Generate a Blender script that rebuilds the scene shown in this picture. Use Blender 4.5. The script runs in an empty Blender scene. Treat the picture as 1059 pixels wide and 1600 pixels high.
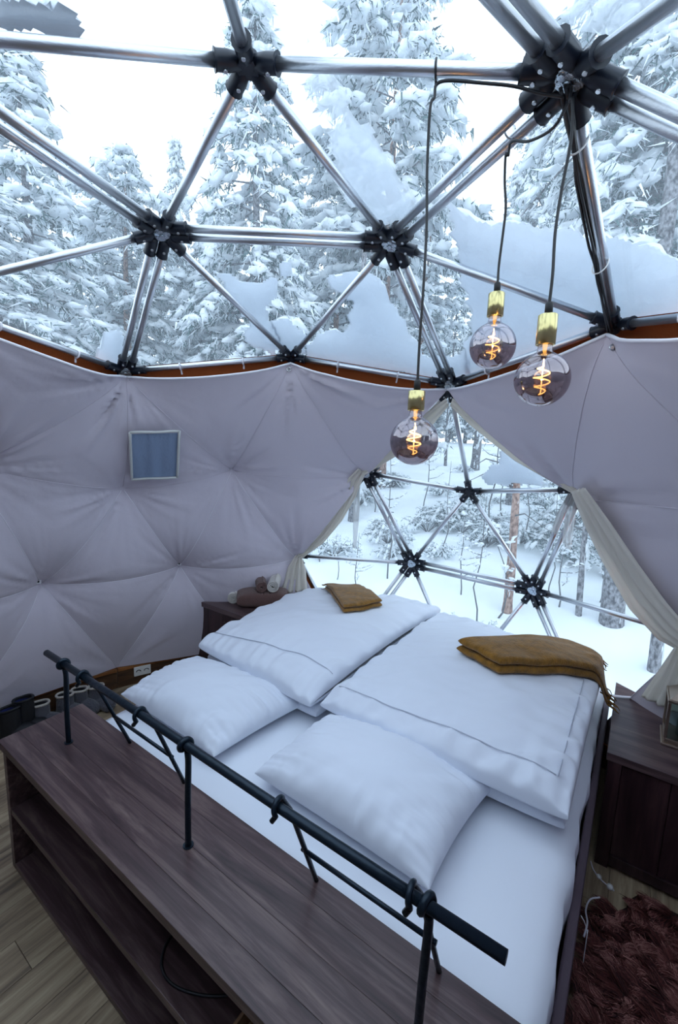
import bpy, math, random
import numpy as np
from mathutils import Vector, Matrix, noise
from mathutils.bvhtree import BVHTree

# ---------------------------------------------------------------- camera
SC = bpy.context.scene
COL = SC.collection
CAM = np.array([-0.88638, -0.93431, 1.79670])
YAW, PITCH, ROLL, FPX = 0.968685, -0.149868, 0.0352097, 682.768
FW = np.array([math.cos(PITCH)*math.sin(YAW), math.cos(PITCH)*math.cos(YAW), math.sin(PITCH)])
_r = np.array([math.cos(YAW), -math.sin(YAW), 0.0]); _u = np.cross(_r, FW)
RT = _r*math.cos(ROLL) + _u*math.sin(ROLL)
UP = -_r*math.sin(ROLL) + _u*math.cos(ROLL)
cd = bpy.data.cameras.new('camera'); cam = bpy.data.objects.new('camera', cd); COL.objects.link(cam)
cd.sensor_fit = 'VERTICAL'; cd.sensor_height = 36; cd.lens = FPX*36/1600
cd.clip_start = 0.02; cd.clip_end = 200
cam.matrix_world = Matrix(((RT[0], UP[0], -FW[0], CAM[0]), (RT[1], UP[1], -FW[1], CAM[1]), (RT[2], UP[2], -FW[2], CAM[2]), (0, 0, 0, 1)))
SC.camera = cam
# ---------------------------------------------------------------- light and exposure
SC.view_settings.view_transform = 'Standard'; SC.view_settings.look = 'None'
SC.view_settings.exposure = 0.85; SC.view_settings.gamma = 1.0; SC.view_settings.use_curve_mapping = False
w = bpy.data.worlds.new('overcast_sky'); SC.world = w; w.use_nodes = True
_n = w.node_tree.nodes; _l = w.node_tree.links
bg = _n['Background']; bg.inputs['Strength'].default_value = 1.35
_g = _n.new('ShaderNodeTexCoord'); _s = _n.new('ShaderNodeSeparateXYZ'); _m = _n.new('ShaderNodeMapRange')
_c = _n.new('ShaderNodeMix'); _c.data_type = 'RGBA'
_l.new(_g.outputs['Generated'], _s.inputs[0]); _l.new(_s.outputs['Z'], _m.inputs['Value'])
_m.inputs['From Min'].default_value = 0.0; _m.inputs['From Max'].default_value = 1.0
_l.new(_m.outputs[0], _c.inputs['Factor'])
_c.inputs['A'].default_value = (0.80, 0.92, 1.0, 1); _c.inputs['B'].default_value = (0.66, 0.82, 1.0, 1)
_l.new(_c.outputs['Result'], bg.inputs['Color'])
SC.cycles.max_bounces = 8; SC.cycles.transparent_max_bounces = 24; SC.cycles.diffuse_bounces = 4
SC.cycles.caustics_reflective = False; SC.cycles.caustics_refractive = False

# ---------------------------------------------------------------- helpers
PI = math.pi
R = 2.2; ZC = 0.528                                   # dome radius, height of its centre above the floor
O = np.array([0, 0, ZC])
rng = np.random.default_rng(7); random.seed(7)

def ray(x, y):
    d = FW + RT*(x-529.5)/FPX - UP*(y-800)/FPX
    return d/np.linalg.norm(d)
def on_sphere(x, y, rad=R):
    d = ray(x, y); c = CAM-O; b = c@d; q = c@c-rad*rad
    return CAM + d*(-b+math.sqrt(b*b-q))
def on_plane(x, y, z):
    d = ray(x, y); return CAM + d*(z-CAM[2])/d[2]

def lin(c):
    return tuple(((v/255)/12.92 if v/255 <= .04045 else ((v/255+.055)/1.055)**2.4) for v in c)+(1,)

def link(o, parent=None, label=None, cat=None, group=None, kind=None):
    COL.objects.link(o)
    if parent is not None: o.parent = parent
    return tag(o, label, cat, group, kind)
def tag(o, label=None, cat=None, group=None, kind=None):
    if label: o['label'] = label
    if cat: o['category'] = cat
    if group: o['group'] = group
    if kind: o['kind'] = kind
    return o
def empty(name, loc=(0, 0, 0), rz=0, **k):
    o = bpy.data.objects.new(name, None); o.location = loc; o.rotation_euler = (0, 0, rz); o.empty_display_size = .05
    return link(o, **k)

class MB:
    """collects shapes into one mesh"""
    def __init__(s): s.v = []; s.f = []; s.m = []; s.n = 0; s.sm = []
    def add(s, v, f, mi=0, smooth=False):
        v = np.asarray(v, float)
        s.v.append(v); s.f += [tuple(int(i)+s.n for i in q) for q in f]
        s.m += [mi]*len(f); s.sm += [smooth]*len(f); s.n += len(v); return s
    def box(s, a, b, mi=0):
        (x0, y0, z0), (x1, y1, z1) = a, b
        v = [(x0,y0,z0),(x1,y0,z0),(x1,y1,z0),(x0,y1,z0),(x0,y0,z1),(x1,y0,z1),(x1,y1,z1),(x0,y1,z1)]
        return s.add(v, [(0,3,2,1),(4,5,6,7),(0,1,5,4),(1,2,6,5),(2,3,7,6),(3,0,4,7)], mi)
    def prism(s, poly, z0, z1, mi=0):
        n = len(poly); v = [(x, y, z0) for x, y in poly]+[(x, y, z1) for x, y in poly]
        f = [tuple(range(n-1, -1, -1)), tuple(range(n, 2*n))]+[(i, (i+1) % n, (i+1) % n+n, i+n) for i in range(n)]
        return s.add(v, f, mi)
    def tube(s, pts, r, k=10, mi=0, cap=True):
        P = np.asarray(pts, float); n = len(P)
        rr = np.full(n, r) if np.isscalar(r) else np.asarray(r, float)
        T = np.gradient(P, axis=0); T /= np.linalg.norm(T, axis=1)[:, None]+1e-12
        a = np.array([0, 0, 1.0]) if abs(T[0][2]) < .9 else np.array([1.0, 0, 0])
        u = np.cross(T[0], a); u /= np.linalg.norm(u); V = []
        for i in range(n):
            u = u-T[i]*(u@T[i]); u /= np.linalg.norm(u)+1e-12; w_ = np.cross(T[i], u)
            for j in range(k):
                th = 2*PI*j/k; V.append(P[i]+rr[i]*(u*math.cos(th)+w_*math.sin(th)))
        F = [(i*k+j, i*k+(j+1) % k, (i+1)*k+(j+1) % k, (i+1)*k+j) for i in range(n-1) for j in range(k)]
        s.add(V, F, mi, True)
        if cap:
            base = s.n-n*k
            s.f += [tuple(base+j for j in range(k-1, -1, -1)), tuple(base+(n-1)*k+j for j in range(k))]; s.m += [mi]*2; s.sm += [False]*2
        return s
    def lathe(s, prof, k=24, c=(0, 0, 0), mi=0, smooth=True):
        V = []
        for r, z in prof:
            for j in range(k):
                th = 2*PI*j/k; V.append((c[0]+r*math.cos(th), c[1]+r*math.sin(th), c[2]+z))
        F = [(i*k+j, i*k+(j+1) % k, (i+1)*k+(j+1) % k, (i+1)*k+j) for i in range(len(prof)-1) for j in range(k)]
        return s.add(V, F, mi, smooth)
    def grid(s, P, mi=0, close_u=False):
        P = np.asarray(P, float); a, b = P.shape[:2]
        F = [(i*b+j, i*b+j+1, (i+1)*b+j+1, (i+1)*b+j) for i in range(a-1) for j in range(b-1)]
        return s.add(P.reshape(-1, 3), F, mi, True)
    def mesh(s, name, mats):
        me = bpy.data.meshes.new(name)
        me.from_pydata(np.concatenate(s.v).tolist(), [], s.f)
        for m_ in (mats if isinstance(mats, (list, tuple)) else [mats]): me.materials.append(m_)
        me.polygons.foreach_set('material_index', s.m); me.polygons.foreach_set('use_smooth', s.sm)
        me.update(); return me
    def obj(s, name, mats, parent=None, bevel=0, **k):
        o = bpy.data.objects.new(name, s.mesh(name, mats)); link(o, parent, **k)
        if bevel:
            b = o.modifiers.new('bevel', 'BEVEL'); b.width = bevel; b.segments = 2; b.limit_method = 'ANGLE'
        return o

def bez(p, n=24):
    """Catmull-Rom through points"""
    p = [np.asarray(q, float) for q in p]; p = [2*p[0]-p[1]]+p+[2*p[-1]-p[-2]]; out = []
    m = len(p)-3
    for i in range(m):
        a, b, c, d = p[i:i+4]
        for t in np.linspace(0, 1, n, endpoint=(i == m-1)):
            out.append(.5*((2*b)+(-a+c)*t+(2*a-5*b+4*c-d)*t*t+(-a+3*b-3*c+d)*t**3))
    return np.array(out)

# ---------------------------------------------------------------- materials
def mat(name, col, rough=.6, metal=0., bump=0., bscale=40., var=0., vscale=6., stretch=(1, 1, 1), sheen=0., spec=.5, coat=0., var_col=None, coords='Object'):
    m = bpy.data.materials.new(name); m.use_nodes = True
    N = m.node_tree.nodes; L = m.node_tree.links; b = N['Principled BSDF']
    b.inputs['Base Color'].default_value = lin(col); b.inputs['Roughness'].default_value = rough; b.inputs['Metallic'].default_value = metal
    b.inputs['Specular IOR Level'].default_value = spec
    if sheen: b.inputs['Sheen Weight'].default_value = sheen
    if coat: b.inputs['Coat Weight'].default_value = coat
    if bump or var:
        tc = N.new('ShaderNodeTexCoord'); mp = N.new('ShaderNodeMapping'); mp.inputs['Scale'].default_value = stretch
        L.new(tc.outputs[coords], mp.inputs[0])
    if var:
        t = N.new('ShaderNodeTexNoise'); t.inputs['Scale'].default_value = vscale; t.inputs['Detail'].default_value = 6
        L.new(mp.outputs[0], t.inputs['Vector'])
        r = N.new('ShaderNodeValToRGB'); c2 = var_col or tuple(v*(1-var) for v in col)
        r.color_ramp.elements[0].color = lin(c2); r.color_ramp.elements[1].color = lin(col)
        r.color_ramp.elements[0].position = .35; r.color_ramp.elements[1].position = .65
        L.new(t.outputs['Fac'], r.inputs[0]); L.new(r.outputs[0], b.inputs['Base Color'])
    if bump:
        t = N.new('ShaderNodeTexNoise'); t.inputs['Scale'].default_value = bscale; t.inputs['Detail'].default_value = 4
        L.new(mp.outputs[0], t.inputs['Vector'])
        bp = N.new('ShaderNodeBump'); bp.inputs['Strength'].default_value = bump; bp.inputs['Distance'].default_value = .01
        L.new(t.outputs['Fac'], bp.inputs['Height']); L.new(bp.outputs[0], b.inputs['Normal'])
    return m

def wood(name, dark, mid, light, stretch, rough=.4, scale=3.0, spec=.5, ranvar=0.0):
    m = bpy.data.materials.new(name); m.use_nodes = True
    N = m.node_tree.nodes; L = m.node_tree.links; b = N['Principled BSDF']
    tc = N.new('ShaderNodeTexCoord'); mp = N.new('ShaderNodeMapping'); mp.inputs['Scale'].default_value = stretch
    oi = N.new('ShaderNodeObjectInfo'); ad = N.new('ShaderNodeVectorMath'); ad.operation = 'ADD'
    mul = N.new('ShaderNodeVectorMath'); mul.operation = 'SCALE'; mul.inputs['Scale'].default_value = 37.0
    L.new(oi.outputs['Random'], mul.inputs[0]); L.new(tc.outputs['Object'], mp.inputs[0])
    L.new(mp.outputs[0], ad.inputs[0]); L.new(mul.outputs[0], ad.inputs[1])
    t = N.new('ShaderNodeTexNoise'); t.inputs['Scale'].default_value = scale; t.inputs['Detail'].default_value = 8; t.inputs['Roughness'].default_value = .65; t.inputs['Distortion'].default_value = .6
    L.new(ad.outputs[0], t.inputs['Vector'])
    r = N.new('ShaderNodeValToRGB'); e = r.color_ramp.elements
    e[0].position = .3; e[0].color = lin(dark); e[1].position = .72; e[1].color = lin(light)
    q = r.color_ramp.elements.new(.5); q.color = lin(mid)
    L.new(t.outputs['Fac'], r.inputs[0])
    if ranvar:
        hs = N.new('ShaderNodeHueSaturation'); mr = N.new('ShaderNodeMapRange')
        mr.inputs['To Min'].default_value = 1-ranvar; mr.inputs['To Max'].default_value = 1+ranvar
        L.new(oi.outputs['Random'], mr.inputs['Value']); L.new(mr.outputs[0], hs.inputs['Value']); L.new(r.outputs[0], hs.inputs['Color'])
        L.new(hs.outputs[0], b.inputs['Base Color'])
    else: L.new(r.outputs[0], b.inputs['Base Color'])
    b.inputs['Roughness'].default_value = rough; b.inputs['Specular IOR Level'].default_value = spec
    bp = N.new('ShaderNodeBump'); bp.inputs['Strength'].default_value = .15; bp.inputs['Distance'].default_value = .003
    L.new(t.outputs['Fac'], bp.inputs['Height']); L.new(bp.outputs[0], b.inputs['Normal'])
    return m

def translucent(name, col, tr=.4, bump=.0, bscale=30., stretch=(1, 1, 1), alpha=1.0, weave=False):
    m = bpy.data.materials.new(name); m.use_nodes = True
    N = m.node_tree.nodes; L = m.node_tree.links; N.remove(N['Principled BSDF']); out = N['Material Output']
    d = N.new('ShaderNodeBsdfDiffuse'); t = N.new('ShaderNodeBsdfTranslucent'); mx = N.new('ShaderNodeMixShader'); mx.inputs[0].default_value = tr
    d.inputs[0].default_value = lin(col); t.inputs[0].default_value = lin(col)
    L.new(d.outputs[0], mx.inputs[1]); L.new(t.outputs[0], mx.inputs[2])
    if bump:
        tc = N.new('ShaderNodeTexCoord'); mp = N.new('ShaderNodeMapping'); mp.inputs['Scale'].default_value = stretch
        L.new(tc.outputs['Object'], mp.inputs[0])
        nz = N.new('ShaderNodeTexNoise'); nz.inputs['Scale'].default_value = bscale; nz.inputs['Detail'].default_value = 5
        L.new(mp.outputs[0], nz.inputs['Vector']); bp = N.new('ShaderNodeBump'); bp.inputs['Strength'].default_value = bump; bp.inputs['Distance'].default_value = .01
        L.new(nz.outputs['Fac'], bp.inputs['Height']); L.new(bp.outputs[0], d.inputs['Normal']); L.new(bp.outputs[0], t.inputs['Normal'])
    last = mx
    if alpha < 1:
        tp = N.new('ShaderNodeBsdfTransparent'); m2 = N.new('ShaderNodeMixShader'); m2.inputs[0].default_value = alpha
        L.new(tp.outputs[0], m2.inputs[1]); L.new(mx.outputs[0], m2.inputs[2]); last = m2
    L.new(last.outputs[0], out.inputs['Surface'])
    return m

def schlick(N, L, f0, f1, power=4.0):
    """edge-on reflection, the same from both sides of a thin sheet"""
    lw = N.new('ShaderNodeLayerWeight'); lw.inputs[0].default_value = .5
    pw = N.new('ShaderNodeMath'); pw.operation = 'POWER'; pw.inputs[1].default_value = power; L.new(lw.outputs['Facing'], pw.inputs[0])
    ma = N.new('ShaderNodeMath'); ma.operation = 'MULTIPLY_ADD'; ma.inputs[1].default_value = f1-f0; ma.inputs[2].default_value = f0; L.new(pw.outputs[0], ma.inputs[0])
    return ma
def thin_glass(name, tint, haze=.0, haze_col=(230, 240, 250), gloss=1.0, rough=.02):
    """a thin clear sheet: straight-through light, Fresnel reflection, a little milky scatter"""
    m = bpy.data.materials.new(name); m.use_nodes = True
    N = m.node_tree.nodes; L = m.node_tree.links; N.remove(N['Principled BSDF']); out = N['Material Output']
    tp = N.new('ShaderNodeBsdfTransparent'); tp.inputs[0].default_value = tint
    gl = N.new('ShaderNodeBsdfGlossy'); gl.inputs['Roughness'].default_value = rough
    mu = schlick(N, L, .04*gloss, gloss)
    base = tp
    if haze:
        t = N.new('ShaderNodeBsdfTranslucent'); t.inputs[0].default_value = lin(haze_col)
        mh = N.new('ShaderNodeMixShader'); mh.inputs[0].default_value = haze
        L.new(tp.outputs[0], mh.inputs[1]); L.new(t.outputs[0], mh.inputs[2]); base = mh
    mx = N.new('ShaderNodeMixShader'); L.new(mu.outputs[0], mx.inputs[0]); L.new(base.outputs[0], mx.inputs[1]); L.new(gl.outputs[0], mx.inputs[2])
    L.new(mx.outputs[0], out.inputs['Surface'])
    return m

def emis(name, col, s):
    m = bpy.data.materials.new(name); m.use_nodes = True; N = m.node_tree.nodes
    N.remove(N['Principled BSDF']); e = N.new('ShaderNodeEmission'); e.inputs[0].default_value = col; e.inputs[1].default_value = s
    m.node_tree.links.new(e.outputs[0], N['Material Output'].inputs['Surface']); return m

M = dict(
    alu=mat('brushed_aluminium', (214, 218, 224), .34, 1.0, bump=.08, bscale=60, stretch=(1, 1, 8)),
    hub=mat('dark_blue_black_plastic', (22, 30, 44), .42),
    bolt=mat('zinc_bolt', (205, 208, 212), .3, 1.0),
    plate=mat('clear_hub_plate', (200, 212, 222), .22, .75, bump=.8, bscale=30),
    lining=mat('lilac_grey_cotton', (206, 199, 211), .95, bump=.3, bscale=11, stretch=(1, 1, 1), sheen=.15, spec=.1),
    hem=mat('white_cotton_hem', (228, 226, 234), .9, spec=.1),
    canvas=mat('brown_outer_canvas', (166, 88, 44), .8, bump=.2, bscale=80, spec=.2),
    film=thin_glass('clear_pvc_film', (.97, .985, 1, 1), haze=.10, gloss=.55, rough=.03),
    snow=translucent('packed_snow', (240, 246, 252), .5, bump=.6, bscale=22),
    tsnow5=translucent('thick_old_snow', (205, 212, 222), .16, bump=.8, bscale=18),
    frost=translucent('thin_frost', (236, 243, 250), .55, bump=.4, bscale=14, alpha=.34),
    tsnow=translucent('powder_snow', (244, 249, 253), .3, bump=.6, bscale=3.5),
    gsnow=mat('ground_snow', (240, 247, 252), .9, bump=.5, bscale=1.6, spec=.15, var=.06, vscale=.8),
    needle=mat('frosted_needles', (92, 120, 120), .9, spec=.1, var=.5, vscale=3),
    twig=mat('bare_twig', (96, 96, 98), .9, spec=.1),
    bark=mat('grey_bark', (150, 150, 154), .95, bump=1, bscale=12, stretch=(4, 4, 2.6), spec=.1, vscale=7, var=.5, var_col=(58, 56, 60)),
    pbark=mat('orange_pine_bark', (176, 148, 134), .95, bump=1, bscale=12, stretch=(4, 4, 2.6), spec=.1, vscale=7, var=.5, var_col=(104, 76, 64)),
    linen=mat('white_cotton_bedding', (226, 231, 242), .9, bump=.10, bscale=9, sheen=.2, spec=.15),
    seam=mat('bedding_seam', (188, 192, 206), .9, spec=.1),
    sheet=mat('white_cotton_sheet', (232, 236, 245), .9, bump=.14, bscale=5, spec=.15),
    bench=wood('dark_stained_wood', (50, 36, 38), (80, 61, 62), (124, 104, 100), (14, 1.0, 14), .33, 2.2),
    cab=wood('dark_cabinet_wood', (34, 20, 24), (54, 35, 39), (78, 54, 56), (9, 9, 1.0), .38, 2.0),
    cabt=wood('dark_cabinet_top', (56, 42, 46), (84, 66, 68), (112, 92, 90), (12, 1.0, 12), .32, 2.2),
    floor=wood('laminate_floor', (100, 86, 72), (158, 138, 112), (200, 182, 150), (1.0, 12, 4), .5, 1.8, ranvar=.14),
    kerb=wood('brown_kerb_board', (54, 36, 26), (78, 52, 34), (104, 72, 46), (2, 2, 14), .5, 2.5),
    kerbt=wood('orange_kerb_lip', (104, 62, 32), (140, 88, 46), (164, 108, 60), (3, 3, 6), .45, 2.5),
    iron=mat('blue_black_iron', (24, 38, 50), .33, .55, bump=.15, bscale=60),
    bedside=mat('mauve_brown_bed_board', (84, 70, 80), .6, bump=.1, bscale=30),
    throw=mat('mustard_wool', (146, 102, 36), .95, bump=.5, bscale=120, sheen=.3, spec=.1, var=.2, vscale=30),
    btowel=mat('brown_terry', (112, 84, 80), .98, bump=1.0, bscale=220, sheen=.3, spec=.05),
    wtowel=mat('white_terry', (228, 222, 216), .98, bump=1.0, bscale=220, sheen=.3, spec=.05),
    curtain=translucent('cream_curtain', (244, 240, 232), .42, bump=.3, bscale=12, stretch=(1, 1, .3)),
    sheer=translucent('sheer_curtain', (226, 226, 226), .6, alpha=.45),
    brass=mat('polished_brass', (204, 192, 138), .24, 1.0),
    cable=mat('black_cable', (16, 18, 24), .5),
    tie=mat('white_cable_tie', (225, 225, 225), .5),
    felt=mat('grey_felt', (84, 84, 92), .98, bump=.8, bscale=90, sheen=.3, spec=.05),
    feltrim=mat('cream_felt_trim', (196, 190, 182), .98, bump=.8, bscale=90, spec=.05),
    black=mat('black_rubber', (20, 22, 28), .6),
    navy=mat('navy_lining', (26, 38, 96), .8),
    socket=mat('white_plastic', (226, 226, 224), .4),
    dark=mat('dark_recess', (30, 30, 32), .7),
    patch=mat('grey_blue_mesh_fabric', (138, 156, 184), .95, bump=.5, bscale=10, stretch=(4, 4, .5), spec=.1),
    frame=mat('patch_tape', (206, 208, 206), .8),
    lmetal=mat('aged_silver_metal', (176, 160, 146), .35, 1.0, bump=.2, bscale=30),
    lglass=thin_glass('lantern_glass', (.85, .93, .92, 1), gloss=1),
    wax=mat('dark_candle', (60, 66, 60), .6),
    hide=mat('rug_hide', (44, 24, 22), .95),
    fur=mat('brown_fur', (92, 52, 46), .7, spec=.3, var=.65, vscale=9, coords='Object'),
    tray=mat('pale_wood_tray', (150, 118, 88), .6, bump=.2, bscale=30, stretch=(1, 8, 8)),
    teal=mat('dark_teal_glass', (16, 40, 46), .15),
    clearb=thin_glass('clear_bulb_glass', (1, .99, .97, 1), gloss=.9),
    fil=emis('glowing_filament', (1.0, .57, .15, 1), 7.0),
    filcore=emis('warm_stem_glow', (1.0, .50, .12, 1), .8),
    shade=emis('warm_globe', (1.0, .55, .22, 1), 6.0),
)
# smoked mirror glass: the coating is densest on the lower half of the bulb
def smoke_glass():
    m = bpy.data.materials.new('smoked_bulb_glass'); m.use_nodes = True
    N = m.node_tree.nodes; L = m.node_tree.links; N.remove(N['Principled BSDF']); out = N['Material Output']
    tc = N.new('ShaderNodeTexCoord'); sp = N.new('ShaderNodeSeparateXYZ'); L.new(tc.outputs['Object'], sp.inputs[0])
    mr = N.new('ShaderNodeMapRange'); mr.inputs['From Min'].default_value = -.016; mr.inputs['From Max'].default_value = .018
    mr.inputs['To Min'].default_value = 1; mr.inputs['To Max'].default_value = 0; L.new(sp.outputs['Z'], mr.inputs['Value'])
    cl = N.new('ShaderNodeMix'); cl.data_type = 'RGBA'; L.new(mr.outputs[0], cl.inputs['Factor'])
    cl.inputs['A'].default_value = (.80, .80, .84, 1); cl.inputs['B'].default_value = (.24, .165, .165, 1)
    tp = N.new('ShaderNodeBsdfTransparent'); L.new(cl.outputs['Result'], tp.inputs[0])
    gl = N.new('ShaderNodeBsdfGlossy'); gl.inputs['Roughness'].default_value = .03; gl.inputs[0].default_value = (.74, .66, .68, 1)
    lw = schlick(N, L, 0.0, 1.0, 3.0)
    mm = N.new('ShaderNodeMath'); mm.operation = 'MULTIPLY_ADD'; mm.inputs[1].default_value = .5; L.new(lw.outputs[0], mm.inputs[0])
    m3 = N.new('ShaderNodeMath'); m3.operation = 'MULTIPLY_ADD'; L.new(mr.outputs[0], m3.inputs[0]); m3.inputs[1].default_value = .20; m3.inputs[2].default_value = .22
    L.new(m3.outputs[0], mm.inputs[2])
    mx = N.new('ShaderNodeMixShader'); L.new(mm.outputs[0], mx.inputs[0]); L.new(tp.outputs[0], mx.inputs[1]); L.new(gl.outputs[0], mx.inputs[2])
    L.new(mx.outputs[0], out.inputs['Surface']); return m
M['smoke'] = smoke_glass()

# ================================================================= DOME (3V geodesic, doubled struts between the pentagon/hexagon frames)
V12 = [np.array([0, 0, 1.0])]
for k in range(5): V12.append(np.array([.894427*math.cos(math.radians(72*k)), .894427*math.sin(math.radians(72*k)), .447214]))
for k in range(5): V12.append(np.array([.894427*math.cos(math.radians(72*k+36)), .894427*math.sin(math.radians(72*k+36)), -.447214]))
V12.append(np.array([0, 0, -1.0]))
adj = lambda i, j: abs(np.linalg.norm(V12[i]-V12[j])-1.0515) < .01
nodes = []; ntype = []; idx = {}
def node(key, p, t):
    if key not in idx: idx[key] = len(nodes); nodes.append(p/np.linalg.norm(p)); ntype.append(t)
    return idx[key]
tris = []
for i in range(12):
    for j in range(i+1, 12):
        for k in range(j+1, 12):
            if adj(i, j) and adj(j, k) and adj(i, k):
                A, B, C = V12[i], V12[j], V12[k]
                n = lambda a: node(('v', a), V12[a], 'p')
                e = lambda a, b: node(('e', a, b), 2*V12[a]+V12[b], 'e')
                g = node(('c', i, j, k), A+B+C, 'h')
                for a, b, c in ((i, j, k), (j, k, i), (k, i, j)):
                    tris.append((n(a), e(a, b), e(a, c))); tris.append((e(a, b), e(b, a), g)); tris.append((e(a, b), e(a, c), g))
NU = [p.copy() for p in nodes]                         # model positions on the unit sphere
# measured positions of the hubs (as built the frame is a few cm off the ideal)
for x, y in [(387, 98), (252, 362), (610, 379), (455, 558), (195, 580), (703, 600), (893, 115), (960, 508), (733, 768), (572, 739), (905, 765), (643, 880), (833, 922), (362, 729), (190, 758), (280, 880), (60, 908), (465, 868)]:
    q = (on_sphere(x, y)-O)/R
    j = int(np.argmin([np.linalg.norm(q-p) for p in NU])); nodes[j] = q/np.linalg.norm(q)
tris = [t for t in tris if min(NU[i][2] for i in t) > -.2]
az = lambda p: math.degrees(math.atan2(p[1], p[0]))
def cls(t):
    P = [NU[i] for i in t]
    if min(p[2] for p in P) > .72: return 'clear'
    c = sum(P)/3
    if c[0] > 0 and abs(az(c)) < 29.5 and min(p[2] for p in P) < .7 and c[2] < .62:
        if max(abs(az(p)) for p in P) < 36.5 and not (min(abs(az(p)) for p in P) > 23 and c[2] < 0): return 'window'
    return 'lined'
TC = {t: cls(t) for t in tris}
W = lambda p, r=R: O+np.asarray(p)*r

frame = empty('dome_frame', (0, 0, 0), label='geodesic dome frame of silver tubes and black hubs', cat='dome frame', kind='structure')
edges = {}
for t in tris:
    for a, b in ((t[0], t[1]), (t[1], t[2]), (t[2], t[0])):
        edges.setdefault((min(a, b), max(a, b)), set()).add(TC[t])
vis = {e_: c for e_, c in edges.items() if c & {'clear', 'window'}}
arms = {}
for (a, b), c in vis.items():
    A, B = W(nodes[a]), W(nodes[b]); d = B-A; L = np.linalg.norm(d); d /= L
    mid = (nodes[a]+nodes[b]); mid /= np.linalg.norm(mid); tn = np.cross(d, mid); tn /= np.linalg.norm(tn)
    dbl = ntype[a] == 'e' and ntype[b] == 'e'
    for s in ((-1, 1) if dbl else (0,)):
        off = tn*s*.0225
        MB().tube([A+d*.045+off, B-d*.045+off], .0148, 12).obj('strut', M['alu'], frame)
        arms.setdefault(a, []).append((d, off, dbl)); arms.setdefault(b, []).append((-d, off, dbl))
for i, ar in arms.items():
    P = W(nodes[i]); n = nodes[i]; m = MB(); bm_ = MB()
    big = ntype[i] == 'e'
    L1 = .105 if big else .082
    for d, off, dbl in ar:
        dt = d
        r0 = .022
        a0 = P+dt*(.030 if big else .012)+off*(1 if big else 0)
        a1 = P+dt*L1+off*1.05
        # shell that wraps the tube, flared at its mouth
        m.tube([a0, P+dt*.05+off, a1-dt*.006, a1], [r0*.75, r0, r0, r0*1.13], 12)
        bp = P+dt*(L1*.66)+off*1.0-n*(r0+.0005)
        bm_.tube([bp+n*.003, bp-n*.003], .0052, 8)
    # centre boss
    u = np.cross(n, [0, 0, 1.0]) if abs(n[2]) < .95 else np.array([1.0, 0, 0]); u /= np.linalg.norm(u); v_ = np.cross(n, u)
    rc = .042 if big else .028
    m.tube([P+n*.016, P-n*(.010 if big else .02)], rc, 12)
    hub = m.obj('hub', M['hub'], frame)
    bm_.obj('bolt', M['bolt'], hub)
    if big:
        q = MB()
        for k in range(6):
            th = k*PI/3; c_ = P-n*.0135+(u*math.cos(th)+v_*math.sin(th))*.018
            q.tube([c_, c_-n*.006], .009, 8)
        q.tube([P-n*.010, P-n*.016], .0335, 14); q.tube([P-n*.012, P-n*.024], .009, 6)
        q.obj('centre_plate', M['plate'], hub)

# clear film stretched outside the struts, one pane per triangle; brown canvas behind the lined triangles
film = empty('clear_cover', (0, 0, 0), label='clear plastic film stretched over the dome frame', cat='cover', kind='structure')
canvas = MB()
RF = R+.024
for t in tris:
    p = [W(nodes[i], RF+.004) for i in t]
    nrm = np.cross(p[1]-p[0], p[2]-p[0])
    if nrm@(p[0]-O) < 0: p = [p[0], p[2], p[1]]
    if TC[t] == 'lined': canvas.add(p, [(0, 1, 2)])
    else: MB().add(p, [(0, 1, 2)]).obj('film_pane', M['film'], film)
canvas.obj('outer_canvas', M['canvas'], label='brown outer canvas of the dome behind the lining', cat='canvas', kind='structure')

# ---------------------------------------------------------------- lining
RL = 2.155
lin_nodes = {}
for i, p in enumerate(nodes):
    r_ = RL; q = W(p, r_)
    if NU[i][2] < -.1: q = np.array([NU[i][0], NU[i][1], 0])/np.linalg.norm(NU[i][:2])*2.135+np.array([0, 0, .156])
    lin_nodes[i] = q
LNP = np.array([lin_nodes[i] for i in range(len(nodes)) if NU[i][2] > -.1 and NU[i][2] < .8])
nb = {}
for (a, b) in edges: nb.setdefault(a, []).append(b); nb.setdefault(b, []).append(a)
def wrinkle(P, i, wgt):
    d = P-lin_nodes[i]; n = nodes[i]
    u = np.cross(n, [0, 0, 1.0]) if abs(n[2]) < .95 else np.array([1.0, 0, 0]); u /= np.linalg.norm(u); v_ = np.cross(n, u)
    th = math.atan2(d@v_, d@u); r_ = math.hypot(d@v_, d@u)
    f = max(0, min(1, (r_-.02)/.12))*max(0, 1-r_/.55)**1.3
    k = noise.noise(Vector((th*2.2+i*3.1, i*7.7, 0)))
    a = noise.noise(Vector((math.cos(th)*8+i, math.sin(th)*8, r_*1.5)))+.55*noise.noise(Vector((math.cos(th)*19+i, math.sin(th)*19, r_*3)))
    return .036*f*a*(.25+max(0, k*2.6))
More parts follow.
